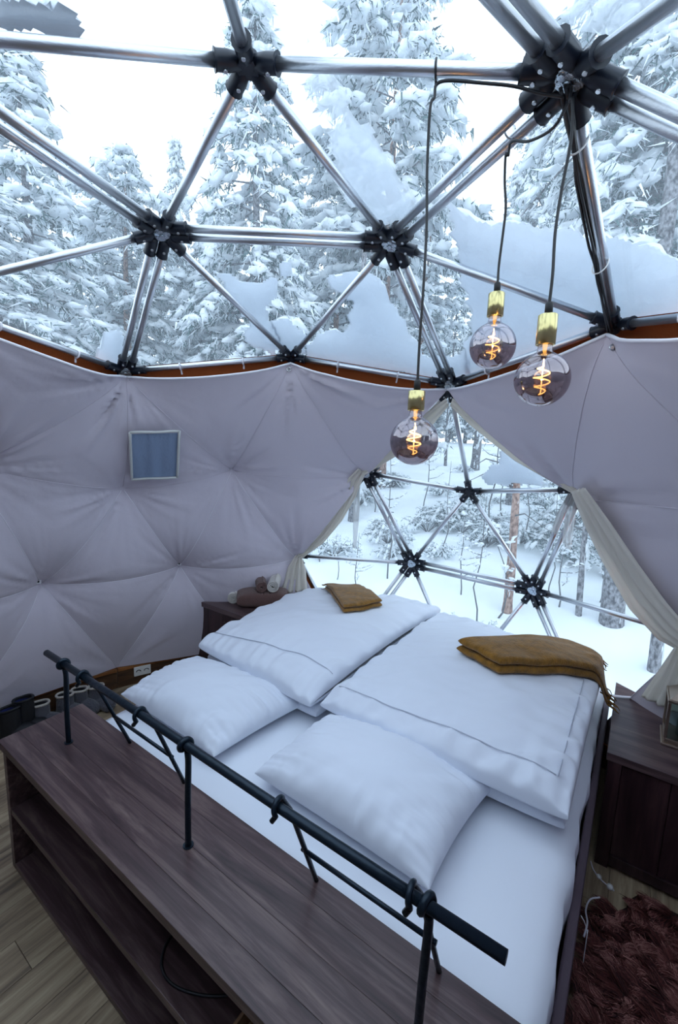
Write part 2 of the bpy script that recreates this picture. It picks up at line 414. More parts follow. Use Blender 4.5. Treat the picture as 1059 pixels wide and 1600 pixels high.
def lin_pos(t, u, v, w_):
    a, b, c = [lin_nodes[i] for i in t]
    P = a*u+b*v+c*w_; s = u*v+v*w_+w_*u
    rad = P-O; rad[2] *= .6; rad /= np.linalg.norm(rad)
    low = min(1, max(0, (P[2]-.156)/.75)); up_ = max(0, min(1, (P[2]-.85)/.6))
    dn_ = np.linalg.norm(LNP-P, axis=1); tuft = 1-min(1, float(np.sum(np.exp(-(dn_/.19)**.9))))
    sph = O+(P-O)/np.linalg.norm(P-O)*RL; P1 = P+(sph-P)*(.10+.60*up_)*low
    bump = low*(.155*tuft+.004)+(.034-.024*up_)*4*s*(.3+.7*low)+(.020*(1-up_))*27*u*v*w_*(.4+.6*low)
    wr = wrinkle(P, t[0], u)+wrinkle(P, t[1], v)+wrinkle(P, t[2], w_)
    wr += .010*noise.noise(Vector(P*2.3))+.004*noise.noise(Vector((P[0]*9, P[1]*9, P[2]*4)))
    return P1-rad*(bump+wr*min(1, low*4+.1))
def lining_panel(t, parent, N=22):
    V = []; ids = {}; F = []
    for i in range(N+1):
        for j in range(N+1-i):
            ids[(i, j)] = len(V); V.append(lin_pos(t, 1-(i+j)/N, i/N, j/N))
    for i in range(N):
        for j in range(N-i):
            F.append((ids[i, j], ids[i+1, j], ids[i, j+1]))
            if i+j < N-1: F.append((ids[i+1, j], ids[i+1, j+1], ids[i, j+1]))
    m = MB(); m.add(V, F, 0, True); m.obj('lining_panel', M['lining'], parent)
    return V, F
wl = empty('wall_left', label='lilac grey cotton lining left of the triangular window', cat='fabric wall', kind='structure')
wr_ = empty('wall_right', label='smooth lilac grey cotton lining right of the triangular window', cat='fabric wall', kind='structure')
wb = empty('wall_back', label='cotton lining around the back half of the dome', cat='fabric wall', kind='structure')
LV = []; LF = []; n0 = 0
for t in tris:
    if TC[t] != 'lined': continue
    c = sum(NU[i] for i in t)/3; a_ = az(c)
    par = wl if 10 < a_ < 118 else (wr_ if -80 < a_ <= 10 else wb)
    V, F = lining_panel(t, par, 44 if par is wl else (28 if par is wr_ else 10))
    if par is not wb: LV += V; LF += [tuple(i+n0 for i in f) for f in F]; n0 += len(V)
bvh = BVHTree.FromPolygons([Vector(v) for v in LV], LF)
done = set()
for t in tris:                                         # sewn seams between the lining panels
    if TC[t] != 'lined': continue
    for k in range(3):
        a, b = t[k], t[(k+1) % 3]; e_ = (min(a, b), max(a, b)); mid = (NU[a]+NU[b])/2; ax = az(mid)
        if e_ in done or 'clear' in edges[e_] or not -80 < ax < 118 or max(NU[a][2], NU[b][2]) < -.1: continue
        done.add(e_); pts = []
        for s_ in np.linspace(0.02, .98, 25):
            bc = [0, 0, 0]; bc[k] = 1-s_; bc[(k+1) % 3] = s_; P = lin_pos(t, *bc); pts.append(P-(P-O)/np.linalg.norm(P-O)*.0012)
        MB().tube(pts, .0019, 5).obj('seam', M['hem'] if mid[2] < .45 else M['lining'], wl if 10 < ax < 118 else wr_)
def on_lining(x, y, off=.006):
    d = ray(x, y); h = bvh.ray_cast(Vector(CAM), Vector(d))
    return np.array(h[0])-d*off if h[0] else on_sphere(x, y, 2.1)

# hem rope, rim clips and button tabs
rim = [e_ for e_, c in edges.items() if 'clear' in c and 'lined' in c]
for k, (a, b) in enumerate(rim):
    A, B = W(nodes[a]), W(nodes[b])
    tt = [t for t in tris if a in t and b in t and TC[t] == 'lined'][0]; mid = (lin_nodes[a]+lin_nodes[b])/2; ax = az(mid)
    pts = []
    for s_ in np.linspace(0, 1, 20):
        bc = [0, 0, 0]; bc[tt.index(a)] = 1-s_; bc[tt.index(b)] = s_; pts.append(lin_pos(tt, *bc)+np.array([0, 0, .002]))
    MB().tube(pts, .0065, 6).obj('hem', M['hem'], wl if 10 < ax < 118 else (wr_ if -80 < ax <= 10 else wb))
    if ax < -80 or ax > 118: continue
    for s in (.3, .68):
        C_ = A*(1-s)+B*s; rad = (C_-O)/np.linalg.norm(C_-O); d = (B-A)/np.linalg.norm(B-A); dn = np.cross(rad, d); dn *= -np.sign(dn[2])
        m = MB(); pts = [C_+(-rad*math.cos(th)*1.0+dn*math.sin(th))*.0172 for th in np.linspace(-1.9, 1.6, 9)]
        pts.append(pts[-1]+dn*.012-rad*.03)
        m.tube(pts, .0045, 6).obj('rim_clip', M['hem'], frame)
for x, y in [(60, 908), (280, 880)]:
    c = on_lining(x, y+1, .004); d = ray(x, y); r_ = np.cross(d, UP); r_ /= np.linalg.norm(r_); u = np.cross(r_, d)
    m = MB(); s = .014
    m.add([c+r_*s*a+u*s*.8*b-d*e_ for e_ in (0, .006) for a, b in ((-1, -1), (1, -1), (1, 1), (-1, 1))], [(0,1,2,3),(7,6,5,4),(0,4,5,1),(1,5,6,2),(2,6,7,3),(3,7,4,0)])
    t_ = m.obj('button_tab', M['hem'], wl)
    MB().tube([c-d*.006, c-d*.010], .006, 8).obj('button', M['dark'], t_)
for x, y in [(451, 577), (957, 543)]:
    c = on_lining(x, y, .006); d = ray(x, y)
    m = MB(); q = [c-d*.004+RT*.011*math.cos(t)+UP*.011*math.sin(t) for t in np.linspace(0, 2*PI, 13)]
    m.tube(q, .003, 6); m.tube([c, c-d*.012], .005, 8)
    m.obj('hanging_ring', M['bolt'], wl if x < 700 else wr_)

# vent patch sewn on the lining
vp = empty('vent_patch', tuple(on_lining(240, 712)), label='square grey-blue mesh vent patch with pale taped border on the left lining', cat='vent')
inv = Vector(vp.location)
def bil(c4, u, v): return (1-u)*(1-v)*np.array(c4[0])+u*(1-v)*np.array(c4[1])+u*v*np.array(c4[2])+(1-u)*v*np.array(c4[3])
c4 = [(203, 676), (280, 674), (277, 746), (206, 749)]
cc = [on_lining(x, y, .055) for x, y in c4]
G = [[bil(cc, u, v)-ray(*bil(c4, u, v))*(.006*math.sin(u*17)*math.sin(v*PI)**.5+.004*noise.noise(Vector((u*9, v*2, 0))))-np.array(vp.location) for u in np.linspace(.03, .97, 30)] for v in np.linspace(.03, .97, 20)]
MB().grid(G).obj('mesh_panel', M['patch'], vp)
m = MB(); 
for k in range(4):
    pp = [bil(cc, *((s, 0) if k == 0 else (1, s) if k == 1 else (1-s, 1) if k == 2 else (0, 1-s)))-ray(240, 712)*.010-np.array(vp.location)+np.array([0, 0, .002*math.sin(s*9+k)]) for s in np.linspace(0, 1, 9)]
    m.tube(pp, .008, 6)
m.obj('border_tape', M['frame'], vp)

# ---------------------------------------------------------------- floor and kerb
fl = empty('floor', label='brown laminate plank floor of the dome', cat='floor', kind='structure')
MB().prism([(2.16*math.cos(t), 2.16*math.sin(t)) for t in np.linspace(0, 2*PI, 60, endpoint=False)], -.06, -.014).obj('subfloor', M['dark'], fl)
pw = .145
for iy in range(-15, 16):
    y0 = iy*pw; off = (iy*0.47) % 1.25
    x = -2.3-off
    while x < 2.2:
        x0, x1 = x+.0008, x+1.25-.0008; x += 1.25
        ya, yb = y0+.0007, y0+pw-.0007
        def cut(y): return math.sqrt(max(0, 2.13**2-y*y))
        ma, mb = cut(ya), cut(yb)
        pa0, pa1 = max(x0, -ma), min(x1, ma); pb0, pb1 = max(x0, -mb), min(x1, mb)
        if pa1-pa0 < .02 or pb1-pb0 < .02: continue
        MB().prism([(pa0, ya), (pa1, ya), (pb1, yb), (pb0, yb)], -.014, 0).obj('plank', M['floor'], fl, bevel=.001)
kb = empty('baseboard_round', label='low curved brown kerb board around the floor edge', cat='kerb', kind='structure')
nk = 15
for k in range(nk):
    a0, a1 = 2*PI*k/nk, 2*PI*(k+1)/nk; m = MB(); m2 = MB()
    th = np.linspace(a0+.001, a1-.001, 9)
    ring = lambda r: [(r*math.cos(t), r*math.sin(t)) for t in th]
    m.prism(ring(2.125)+ring(2.16)[::-1], -.03, .128); m2.prism(ring(2.112)+ring(2.18)[::-1], .1285, .152)
    m.obj('kerb_board', M['kerb'], kb); m2.obj('kerb_lip', M['kerbt'], kb, bevel=.003)
sk = empty('wall_socket', (0, 0, 0), label='white double power socket on the brown kerb board', cat='socket')
P = np.array([.81, 1.959, 0]); P = P/np.linalg.norm(P)*2.118; a_ = math.atan2(P[1], P[0]); sk.location = (P[0], P[1], .098); sk.rotation_euler = (0, 0, a_)
MB().box((-.012, -.058, -.036), (.004, .058, .036)).obj('cover_plate', M['socket'], sk, bevel=.004)
for s in (-1, 1):
    MB().tube([(-.0115, s*.027, -.002), (-.0145, s*.027, -.002)], .021, 16).obj('outlet', M['socket'], sk)
    m = MB(); m.tube([(-.0140, s*.027+.016*math.cos(t), -.004+.016*math.sin(t)) for t in np.linspace(.2, PI-.2, 9)], .003, 6)
    m.obj('outlet_recess', M['dark'], sk)

# ================================================================= BENCH SHELF
BT = .585
bench = empty('shelf_bench', (0, 0, 0), label='long low dark-stained wooden bench shelf along the head of the bed', cat='bench')
Y0, Y1 = -1.62, 1.062
for k, (xa, xb) in enumerate([(-.335, -.263), (-.2625, -.168), (-.1675, -.079), (-.0785, -.012)]):
    MB().box((xa, Y0, BT-.032), (xb, Y1, BT)).obj('top_board', M['bench'], bench, bevel=.0012)
MB().box((-.322, Y1-.034, 0), (-.02, Y1-.004, BT-.033)).obj('end_panel', M['bench'], bench, bevel=.002)
MB().box((-.322, Y0+.004, 0), (-.02, Y0+.034, BT-.033)).obj('end_panel', M['bench'], bench, bevel=.002)
MB().box((-.03, Y0+.035, .03), (-.0205, Y1-.035, BT-.033)).obj('back_panel', M['bench'], bench)
MB().box((-.320, Y0+.0345, .255), (-.031, Y1-.0345, .285)).obj('middle_shelf', M['bench'], bench, bevel=.002)
MB().box((-.322, Y0+.0345, 0), (-.031, Y1-.0345, .028)).obj('bottom_shelf', M['bench'], bench, bevel=.002)

# ================================================================= IRON RAIL
rail = empty('iron_rail', (-.175, 0, BT), label='dark forged iron rail with hooks and posts standing on the bench', cat='rail')
o_ = np.array([-.175, 0, BT]); RZ = .922
loc = lambda pts: [np.asarray(p, float)-o_ for p in pts]
MB().tube(loc([(-.175, .972, RZ+.002), (-.175, .4, RZ+.004), (-.175, -.3, RZ-.002), (-.175, -.835, RZ-.002)]), .0125, 14).obj('main_rail', M['iron'], rail)
for fy, ty in [(.831, .822), (.067, .062), (-.685, -.69)]:
    m = MB(); pts = [(-.172, fy, BT), (-.172, fy-.002, BT+.15), (-.170, ty, RZ-.06), (-.172, ty, RZ-.02)]
    m.tube(loc(bez(pts, 5)), .0095, 10)
    m.tube(loc([(-.172, fy, BT), (-.172, fy, BT+.003)]), .016, 12)
    p_ = m.obj('post', M['iron'], rail)
    m = MB(); m.tube(loc([(-.175+.0165*math.cos(t), ty+.003*t, RZ+.0165*math.sin(t)) for t in np.linspace(-1.6, 4.9, 22)]), .0085, 8)
    m.obj('post_collar', M['iron'], p_)
legs = []
for hy, fy in [(.672, .650), (.300, .30), (-.300, -.298), (-.655, -.662)]:
    m = MB(); top = np.array([-.140, hy-.004, RZ-.03]); foot = np.array([-.026, fy-.012, BT])
    hook = [(-.175+.0195*math.cos(t), hy+.006*math.cos(t*.5), RZ+.0195*math.sin(t)) for t in np.linspace(3.9, .1, 16)]
    m.tube(loc([(-.196, hy+.006, RZ-.028)]+hook+[tuple(top)]+[tuple(top*(1-s)+foot*s) for s in (.25, .5, .75, 1)]), .0068, 8)
    m.obj('brace', M['iron'], rail); legs.append((top, foot))
for i, j in ((0, 1), (2, 3)):
    for s in (.12, .56):
        A = legs[i][0]*(1-s)+legs[i][1]*s; B = legs[j][0]*(1-s)+legs[j][1]*s; d = (B-A)/np.linalg.norm(B-A)
        MB().tube(loc([A-d*.012, B+d*.012]), .0062, 8).obj('cross_rail', M['iron'], rail)

# ================================================================= BED
bed = empty('bed_frame', (1.0, .06, 0), label='low double bed frame with mauve-brown side boards', cat='bed')
bo = np.array([1.0, .06, 0])
for yy in (-.915, 1.012):
    MB().box((-.99, yy-.014-.06, .06), (1.0, yy+.014-.06, .405)).obj('side_board', M['bedside'], bed, bevel=.006)
MB().box((.985, -.96, .06), (1.012, .94, .405)).obj('foot_board', M['bedside'], bed, bevel=.006)
MB().box((-.985, -.955, .20), (.98, .93, .245)).obj('slat_base', M['dark'], bed)
for x_ in (-.9, .9):
    for y_ in (-.9, .88): MB().box((x_-.03, y_-.03, 0), (x_+.03, y_+.03, .198)).obj('leg', M['bedside'], bed)

def pad(poly4, z0, T, nu=60, nv=60, edge=.28, corner=.0, wr=.012, wdir=0, seed=0, under=.5, pinch=.0, sag=None, flat=2.2, pf=1.0, pa=1.7):
    """soft quad cushion; poly4 = xy corners; returns MB (closed skin)"""
    P = [np.array(p, float) for p in poly4]; top = []; bot = []
    for i in range(nu+1):
        r1 = []; r2 = []
        u = .5-.5*math.cos(PI*i/nu)
        for j in range(nv+1):
            v = .5-.5*math.cos(PI*j/nv)
            a, b = 2*u-1, 2*v-1
            pu = .5+a/2*(1-pinch*(1-b*b)); pv = .5+b/2*(1-pinch*(1-a*a))
            xy = bil(P, pu, pv)
            h = ((1-abs(a)**flat)**edge)*((1-abs(b)**flat)**edge)
            ns = noise.noise(Vector((xy[0]*3.1+seed, xy[1]*3.1, seed)))
            n2 = noise.noise(Vector((xy[0]*(5 if wdir else 16)+seed*2, xy[1]*(16 if wdir else 5), seed)))
            n3 = noise.noise(Vector(((xy[0]+xy[1])*13+seed, (xy[0]-xy[1])*4, seed+9)))
            em = 1.0-.6*h*h
            da, db = 1-abs(a), 1-abs(b)
            pk = noise.noise(Vector((b*11*pf+seed, a*1.2, seed+3)))*math.exp(-da/.20)*math.copysign(1, 1)+noise.noise(Vector((a*11*pf+seed+5, b*1.2, seed+4)))*math.exp(-db/.20)
            k = wr*(ns*.75+(n2*.55+n3*.75)*em+pk*pa)*min(1, h*1.6)
            zz = z0(xy[0], xy[1]) if callable(z0) else z0
            s = (sag(u, v) if sag else 0)
            r1.append((xy[0], xy[1], zz+T*under+T*(1-under)*h+k+s)); r2.append((xy[0], xy[1], zz+T*under-T*under*h*.98+max(0, s)*.0))
        top.append(r1); bot.append(r2)
    m = MB(); m.grid(top); m.grid([r[::-1] for r in bot]); return m
def finish(m, name, mt, parent=None, weld=True, sub=0, **k):
    o = m.obj(name, mt, parent, **k)
    if weld:
        w_ = o.modifiers.new('weld', 'WELD'); w_.merge_threshold = .0006
    return o

mat_ = empty('mattress', (1.0, .06, .245), label='thick mattress under a white fitted sheet, by the iron rail', cat='mattress')
MB().box((-.97, -.925, 0), (.97, .915, .2)).obj('core', M['sheet'], mat_, bevel=.05)
# sheet: draped over the top with a wavy skirt down the right and left sides
G = []
for i in range(101):
    x = -.985+1.97*i/100; row = []
    for s in np.linspace(-1, 1, 61):
        W2 = .945; t = s*1.16
        wav = noise.noise(Vector((x*4, s*1.5, 2)))
        if abs(t) <= 1: y = t*W2*.995; z = .255+.004*wav+.007*noise.noise(Vector((x*9, y*9, 0)))-.03*max(0, abs(t)-.94)/.06*.5
        else:
            q = (abs(t)-1)/.16; y = math.copysign(W2+.006+.014*noise.noise(Vector((x*8, 3*np.sign(t), q)))+.004*math.sin(x*21)*q, t); z = .24-q*(.15+.02*noise.noise(Vector((x*5, 7, 0))))
        e_ = max(0, abs(x)-.94)/.045
        z -= .03*e_*e_
        row.append((x, y, z))
    G.append(row)
sh = finish(MB().grid(G), 'fitted_sheet', M['sheet'], mat_, weld=False)
sd = sh.modifiers.new('thick', 'SOLIDIFY'); sd.thickness = .003
MZ = .50

def surf_z(x, y): return MZ+.006
# pillows
pl = finish(pad([(.15, 1.03), (.60, 1.055), (.66, .27), (.14, .33)], MZ+.006, .18, 90, 90, edge=.40, wr=.020, seed=3, under=.32, pinch=.05, flat=2.0), 'pillow', M['linen'],
            label='white pillow on the left half of the bed', cat='pillow', group='pillows on the bed')
pr_ = finish(pad([(.17, .135), (.62, .115), (.66, -.615), (.15, -.575)], MZ+.006, .20, 90, 90, edge=.40, wr=.019, seed=8, under=.32, pinch=.05, flat=2.0), 'pillow', M['linen'],
             label='white pillow on the right half of the bed, nearest the iron rail end', cat='pillow', group='pillows on the bed')
def seam_on(ob, pts, r_=.0022, parent=None, name='seam', off=.0034):
    """thin piping laid on the top skin of a soft thing"""
    me = ob.data; bv = BVHTree.FromPolygons([v.co for v in me.vertices], [tuple(p.vertices) for p in me.polygons]); out = []
    for x, y in pts:
        h = bv.ray_cast(Vector((x, y, 3)), Vector((0, 0, -1)))
        if h[0]: out.append(np.array(h[0])+np.array([0, 0, off]))
    out = np.array(out)
    for _ in range(3): out[1:-1] = (out[:-2]+out[1:-1]*2+out[2:])/4+np.array([0, 0, .0006])
    return MB().tube(out, r_, 5).obj(name, M['seam'], parent or ob)
def top_z(obs):
    bv = []
    for ob in obs:
        me = ob.data; bv.append(BVHTree.FromPolygons([v.co for v in me.vertices], [tuple(p.vertices) for p in me.polygons]))
    def f(x, y):
        zs = [h[0].z for h in (b.ray_cast(Vector((x, y, 3)), Vector((0, 0, -1))) for b in bv) if h[0]]
        return max(zs) if zs else None
    return f
# duvets: each folded double, the upper fold overhanging the lower one towards the pillows
DL = [(.60, 1.02), (1.80, 1.10), (2.03, .15), (.54, .165)]
DR = [(.575, .135), (1.97, .115), (1.73, -.885), (.565, -.865)]
def duvet(c, seed, label, lift):
    r_ = empty('duvet', (0, 0, 0), label=label, cat='duvet', group='folded white duvets')
    lo = [np.array(c[0])+(.05, -.015), np.array(c[1])+(-.01, -.02), np.array(c[2])+(-.01, .02), np.array(c[3])+(.06, .01)]
    a = pad(lo, MZ+.006, .125, 100, 90, edge=.22, wr=.024, pf=1.3, pa=1.1, seed=seed+20, under=.45)
    finish(a, 'lower_fold', M['linen'], r_)
    def bump(u, v): return lift*math.sin(PI*min(1, u*1.1))*(.35+.65*math.sin(PI*v))
    b = pad(c, MZ+.085, .15, 120, 110, edge=.24, wr=.022, pf=.9, pa=1.25, flat=3.0, seed=seed, under=.42, pinch=.012, sag=bump)
    o = finish(b, 'upper_fold', M['linen'], r_)
    return r_, o
dl, dlo = duvet(DL, 1.3, 'thick white duvet folded on the left half of the bed', .06)
dr, dro = duvet(DR, 5.1, 'thick white duvet folded on the right half of the bed', .03)
seam_on(dlo, [(.68+.05*s, .98-.80*s) for s in np.linspace(0, 1, 40)], parent=dl)
seam_on(dro, [(.655, .09-.90*s) for s in np.linspace(0, 1, 40)], parent=dr)
seam_on(dro, [(.66+1.0*s, -.815) for s in np.linspace(0, 1, 40)], parent=dr)
tz = top_z([dlo, dro])

# throws
def blanket(c4_, layers, T, seed, label, fringe_side, hang=0.0):
    r_ = empty('throw_blanket', (0, 0, 0), label=label, cat='blanket', group='folded mustard throws')
    P = [np.array(p, float) for p in c4_]; N = 46; cs = lambda q: .5-.5*math.cos(PI*q)*(1-.0*q)
    def zb(x, y):
        z = tz(x, y)
        return z if z is not None else None
    base = np.zeros((N+1, N+1)); XY = np.zeros((N+1, N+1, 2))
    for i in range(N+1):
        last = None
        for j in range(N+1):
            xy = bil(P, cs(i/N), cs(j/N)); z = zb(*xy); XY[i, j] = xy
            if z is None or (last is not None and z < last-.05): z = (last if last is not None else .66)-.012*(1+hang)
            z = max(z, .56); base[i, j] = z; last = z
    for _ in range(5): base[1:-1, 1:-1] = (base[1:-1, 1:-1]*2+base[:-2, 1:-1]+base[2:, 1:-1]+base[1:-1, :-2]+base[1:-1, 2:])/6
    for l in range(layers):
        ins = .012*l; tl = T/layers; top = []; bot = []
        for i in range(N+1):
            r1 = []; r2 = []
            for j in range(N+1):
                u, v = cs(i/N), cs(j/N); a, b = 2*u-1, 2*v-1
                h = max(0, 1-abs(a)**22)**.5*max(0, 1-abs(b)**30)**.5
                sx = 1-.012*l; xy = XY[i, j]+(bil(P, .5, .5)-XY[i, j])*(1-sx)
                n_ = .004*noise.noise(Vector((xy[0]*9+seed, xy[1]*9, l)))
                zc = base[i, j]+.004+tl*(l+.5)
                r1.append((xy[0], xy[1], zc+tl*.48*h+n_)); r2.append((xy[0], xy[1], zc-tl*.42*h+n_))
            top.append(r1); bot.append(r2)
        m = MB(); m.grid(top); m.grid([q[::-1] for q in bot]); finish(m, 'fold', M['throw'], r_)
    m = MB()
    for k in range(70):
        s = (k+.5)/70; j = N; i = int(s*N)
        if fringe_side == 'v': e_ = XY[i, N]; d = XY[i, N]-XY[i, N-1]; z = base[i, N]
        else: e_ = XY[N, i]; d = XY[N, i]-XY[N-1, i]; z = base[N, i]
        d = d/np.linalg.norm(d); z += random.uniform(.2, .9)*T; Lf = random.uniform(.025, .06); sd_ = np.array([-d[1], d[0]])*random.uniform(-.02, .02)
        pts = [(e_[0]-d[0]*.012, e_[1]-d[1]*.012, z), (e_[0]+d[0]*Lf*.5+sd_[0], e_[1]+d[1]*Lf*.5+sd_[1], z-.012*(1+hang)), (e_[0]+d[0]*Lf*.75+sd_[0]*1.6, e_[1]+d[1]*Lf*.75+sd_[1]*1.6, z-Lf*(.35+.5*hang))]
        m.tube(bez(pts, 3), [.004]*6+[.0015], 5) if len(bez(pts, 3)) == 7 else m.tube(bez(pts, 3), np.linspace(.0042, .0018, len(bez(pts, 3))), 5)
    m.obj('fringe', M['throw'], r_, kind='stuff')
    return r_
def on_duvet(x, y, up=0.0):
    best = None
    for bv in DBV:
        h = bv.ray_cast(Vector(CAM), Vector(ray(x, y)))
        if h[0] is not None and (best is None or h[3] < best[1]): best = (h[0], h[3])
    if best is None: return on_plane(x, y, .62)[:2]
    return np.array(best[0])[:2]
DBV = [BVHTree.FromPolygons([v.co for v in o.data.vertices], [tuple(p.vertices) for p in o.data.polygons]) for o in (dlo, dro)]
blanket([on_duvet(778, 1058), on_duvet(712, 1020), (1.93, -.80), (1.54, -.93)], 2, .085, 2.0, 'folded mustard throw with a fringe hanging off the right duvet', 'v', 1.0)
blanket([on_duvet(536, 960), on_duvet(597, 950), (1.90, .76), (1.66, .92)], 2, .058, 5.0, 'small folded mustard throw at the far end of the left duvet', 'v')

# ================================================================= CABINETS
def cabinet(poly, H, label, front_x, y0, y1, mir):
    r_ = empty('bedside_cabinet', (0, 0, 0), label=label, cat='cabinet', group='dark bedside cabinets')
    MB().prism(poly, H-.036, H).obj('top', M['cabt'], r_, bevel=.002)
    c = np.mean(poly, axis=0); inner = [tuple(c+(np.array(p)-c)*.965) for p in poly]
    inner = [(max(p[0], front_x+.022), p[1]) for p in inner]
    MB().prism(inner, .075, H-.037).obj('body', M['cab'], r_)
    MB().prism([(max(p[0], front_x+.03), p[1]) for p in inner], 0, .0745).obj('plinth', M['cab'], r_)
    a, b = min(y0, y1), max(y0, y1)
    fr = MB()
    MB().box((front_x+.004, a+.008, .0), (front_x+.0215, a+.058, H-.037)).obj('stile', M['cab'], r_, bevel=.001)
    MB().box((front_x+.004, b-.058, .0), (front_x+.0215, b-.008, H-.037)).obj('stile', M['cab'], r_, bevel=.001)
    MB().box((front_x+.002, a+.0585, .02), (front_x+.0215, b-.0585, .068)).obj('bottom_rail', M['cab'], r_, bevel=.001)
    n = max(3, int((b-a-.12)/.16)); w_ = (b-a-.117)/n
    for k in range(n):
        MB().box((front_x+.012, a+.0585+k*w_+.0012, .0685), (front_x+.0215, a+.0585+(k+1)*w_-.0012, H-.038)).obj('front_board', M['cab'], r_, bevel=.0015)
    return r_
cabinet([(1.189, -.945), (1.189, -1.74), (1.42, -1.58), (1.70, -1.27), (1.905, -.945)], .54, 'dark wooden cabinet right of the bed holding the lantern', 1.189, -.945, -1.74, 0)
lc = cabinet([(1.134, 1.06), (1.85, 1.06), (1.70, 1.28), (1.40, 1.62), (1.134, 1.845)], .60, 'dark wooden cabinet left of the bed with rolled towels on top', 1.134, 1.845, 1.06, 0)
MB().tube([(1.146, 1.43, .50), (1.128, 1.43, .50)], .009, 10).obj('knob', M['cab'], lc)

# towels on the left cabinet
def roll(name, c, ax, L, r_, mt, label, turns=3.2, grp='rolled and folded towels'):
    ax = np.array(ax, float); ax /= np.linalg.norm(ax); v_ = np.array([0, 0, 1.0]); u = np.cross(v_, ax); u /= np.linalg.norm(u)
    n = 70; G = []
    th = np.linspace(0, turns*2*PI, n); rr = r_*(.18+.82*th/th[-1])
    for s in (-.5, .5): 
        G.append([np.array(c)+ax*L*s+u*rr[k]*math.cos(th[k])+v_*rr[k]*math.sin(th[k]) for k in range(n)])
    mids = [[np.array(c)+ax*L*s+u*rr[k]*math.cos(th[k])+v_*rr[k]*math.sin(th[k])*1.0 for k in range(n)] for s in np.linspace(-.5, .5, 6)]
    o = MB().grid(mids).obj(name, mt, label=label, cat='towel', group=grp)
    sd_ = o.modifiers.new('thick', 'SOLIDIFY'); sd_.thickness = .0085; sd_.offset = 0
    b = o.modifiers.new('bevel', 'BEVEL'); b.width = .003; b.segments = 2
    return o
tb = finish(pad([(1.19, 1.36), (1.32, 1.50), (1.59, 1.22), (1.45, 1.09)], .602, .12, 36, 36, edge=.3, wr=.004, seed=4, under=.48, flat=4), 'folded_towel', M['btowel'], label='folded brown towel lying under the rolled towels', cat='towel', group='rolled and folded towels')
roll('rolled_towel', (1.45, 1.24, .768), (-.72, -.55, 0), .20, .044, M['wtowel'], 'rolled white towel lying on the folded brown towel')
roll('rolled_towel', (1.385, 1.315, .764), (-.62, -.70, 0), .20, .040, M['btowel'], 'rolled brown towel beside the white roll, on the folded brown towel')
roll('rolled_towel', (1.33, 1.54, .648), (-.70, -.66, 0), .22, .044, M['wtowel'], 'white rolled towel left of and behind the folded brown towel')

# ================================================================= LANTERN
la = empty('lantern', (1.475, -1.215, .54), .0, label='square metal and glass candle lantern on the right cabinet', cat='lantern')
s = .068
MB().box((-s-.012, -s-.012, .0), (s+.012, s+.012, .012)).box((-s-.004, -s-.004, .0125), (s+.004, s+.004, .034)).obj('base', M['lmetal'], la, bevel=.003)
for a in (-1, 1):
    for b in (-1, 1): MB().box((a*s-.006, b*s-.006, .0345), (a*s+.006, b*s+.006, .200)).obj('corner_post', M['lmetal'], la, bevel=.002)
for k in range(4):
    q = MB(); e_ = s-.0065
    if k < 2: x_ = (s if k else -s); q.box((x_-.001, -e_, .036), (x_+.001, e_, .198))
    else: y_ = (s if k == 3 else -s); q.box((-e_, y_-.001, .036), (e_, y_+.001, .198))
    q.obj('glass_pane', M['lglass'], la)
MB().box((-s-.009, -s-.009, .2005), (s+.009, s+.009, .214)).obj('roof_frame', M['lmetal'], la, bevel=.003)
m = MB(); m.add([(-.07, -.07, .2145), (.07, -.07, .2145), (.07, .07, .2145), (-.07, .07, .2145), (-.025, -.025, .262), (.025, -.025, .262), (.025, .025, .262), (-.025, .025, .262)], [(0,3,2,1),(4,5,6,7),(0,1,5,4),(1,2,6,5),(2,3,7,6),(3,0,4,7)]); m.obj('roof', M['lmetal'], la)
MB().tube([(0, .03*math.cos(t), .262+.036*math.sin(t)) for t in np.linspace(0, PI, 12)], .003, 6).obj('handle', M['lmetal'], la)
cn = MB().lathe([(0, .0345), (.028, .0345), (.028, .11), (.024, .113), (0, .111)], 20).obj('candle', M['wax'], la)
MB().tube([(0, 0, .110), (.001, 0, .122)], .0015, 5).obj('wick', M['black'], cn)

# unseen globe lamp added farther along the cabinet to light the tubes warmly
gl = empty('added_globe_lamp', (1.36, -1.53, .54), label='warm glowing globe table lamp added out of view on the right cabinet', cat='lamp')
MB().lathe([(0, 0), (.05, 0), (.05, .012), (.014, .02), (.012, .075), (0, .075)], 20).obj('base', M['brass'], gl)
MB().lathe([(0.001+.055*math.sin(t), .128-.055*math.cos(t)) for t in np.linspace(0, PI, 16)], 24).obj('globe', M['shade'], gl)
ld = bpy.data.lights.new('added_globe_light', 'POINT'); ld.energy = 11; ld.color = (1.0, .50, .20); ld.shadow_soft_size = .06
lo_ = bpy.data.objects.new('added_globe_light', ld); COL.objects.link(lo_); lo_.location = (1.33, -1.50, .78)

# curtain strap on the cabinet
sp = bez([(1.70, -.93, .548), (1.74, -1.0, .546), (1.80, -1.07, .548), (1.86, -1.12, .60), (1.80, -1.14, .72), (1.76, -1.17, .84)], 8)
m = MB(); G = []
for i, p in enumerate(sp): G.append([p+np.array([-.012, .006, 0]), p+np.array([.012, -.006, .004])])
st = m.grid(G).obj('curtain_strap', M['hem'], label='thin white curtain strap trailing over the right cabinet', cat='strap')
st.modifiers.new('thick', 'SOLIDIFY').thickness = .0015

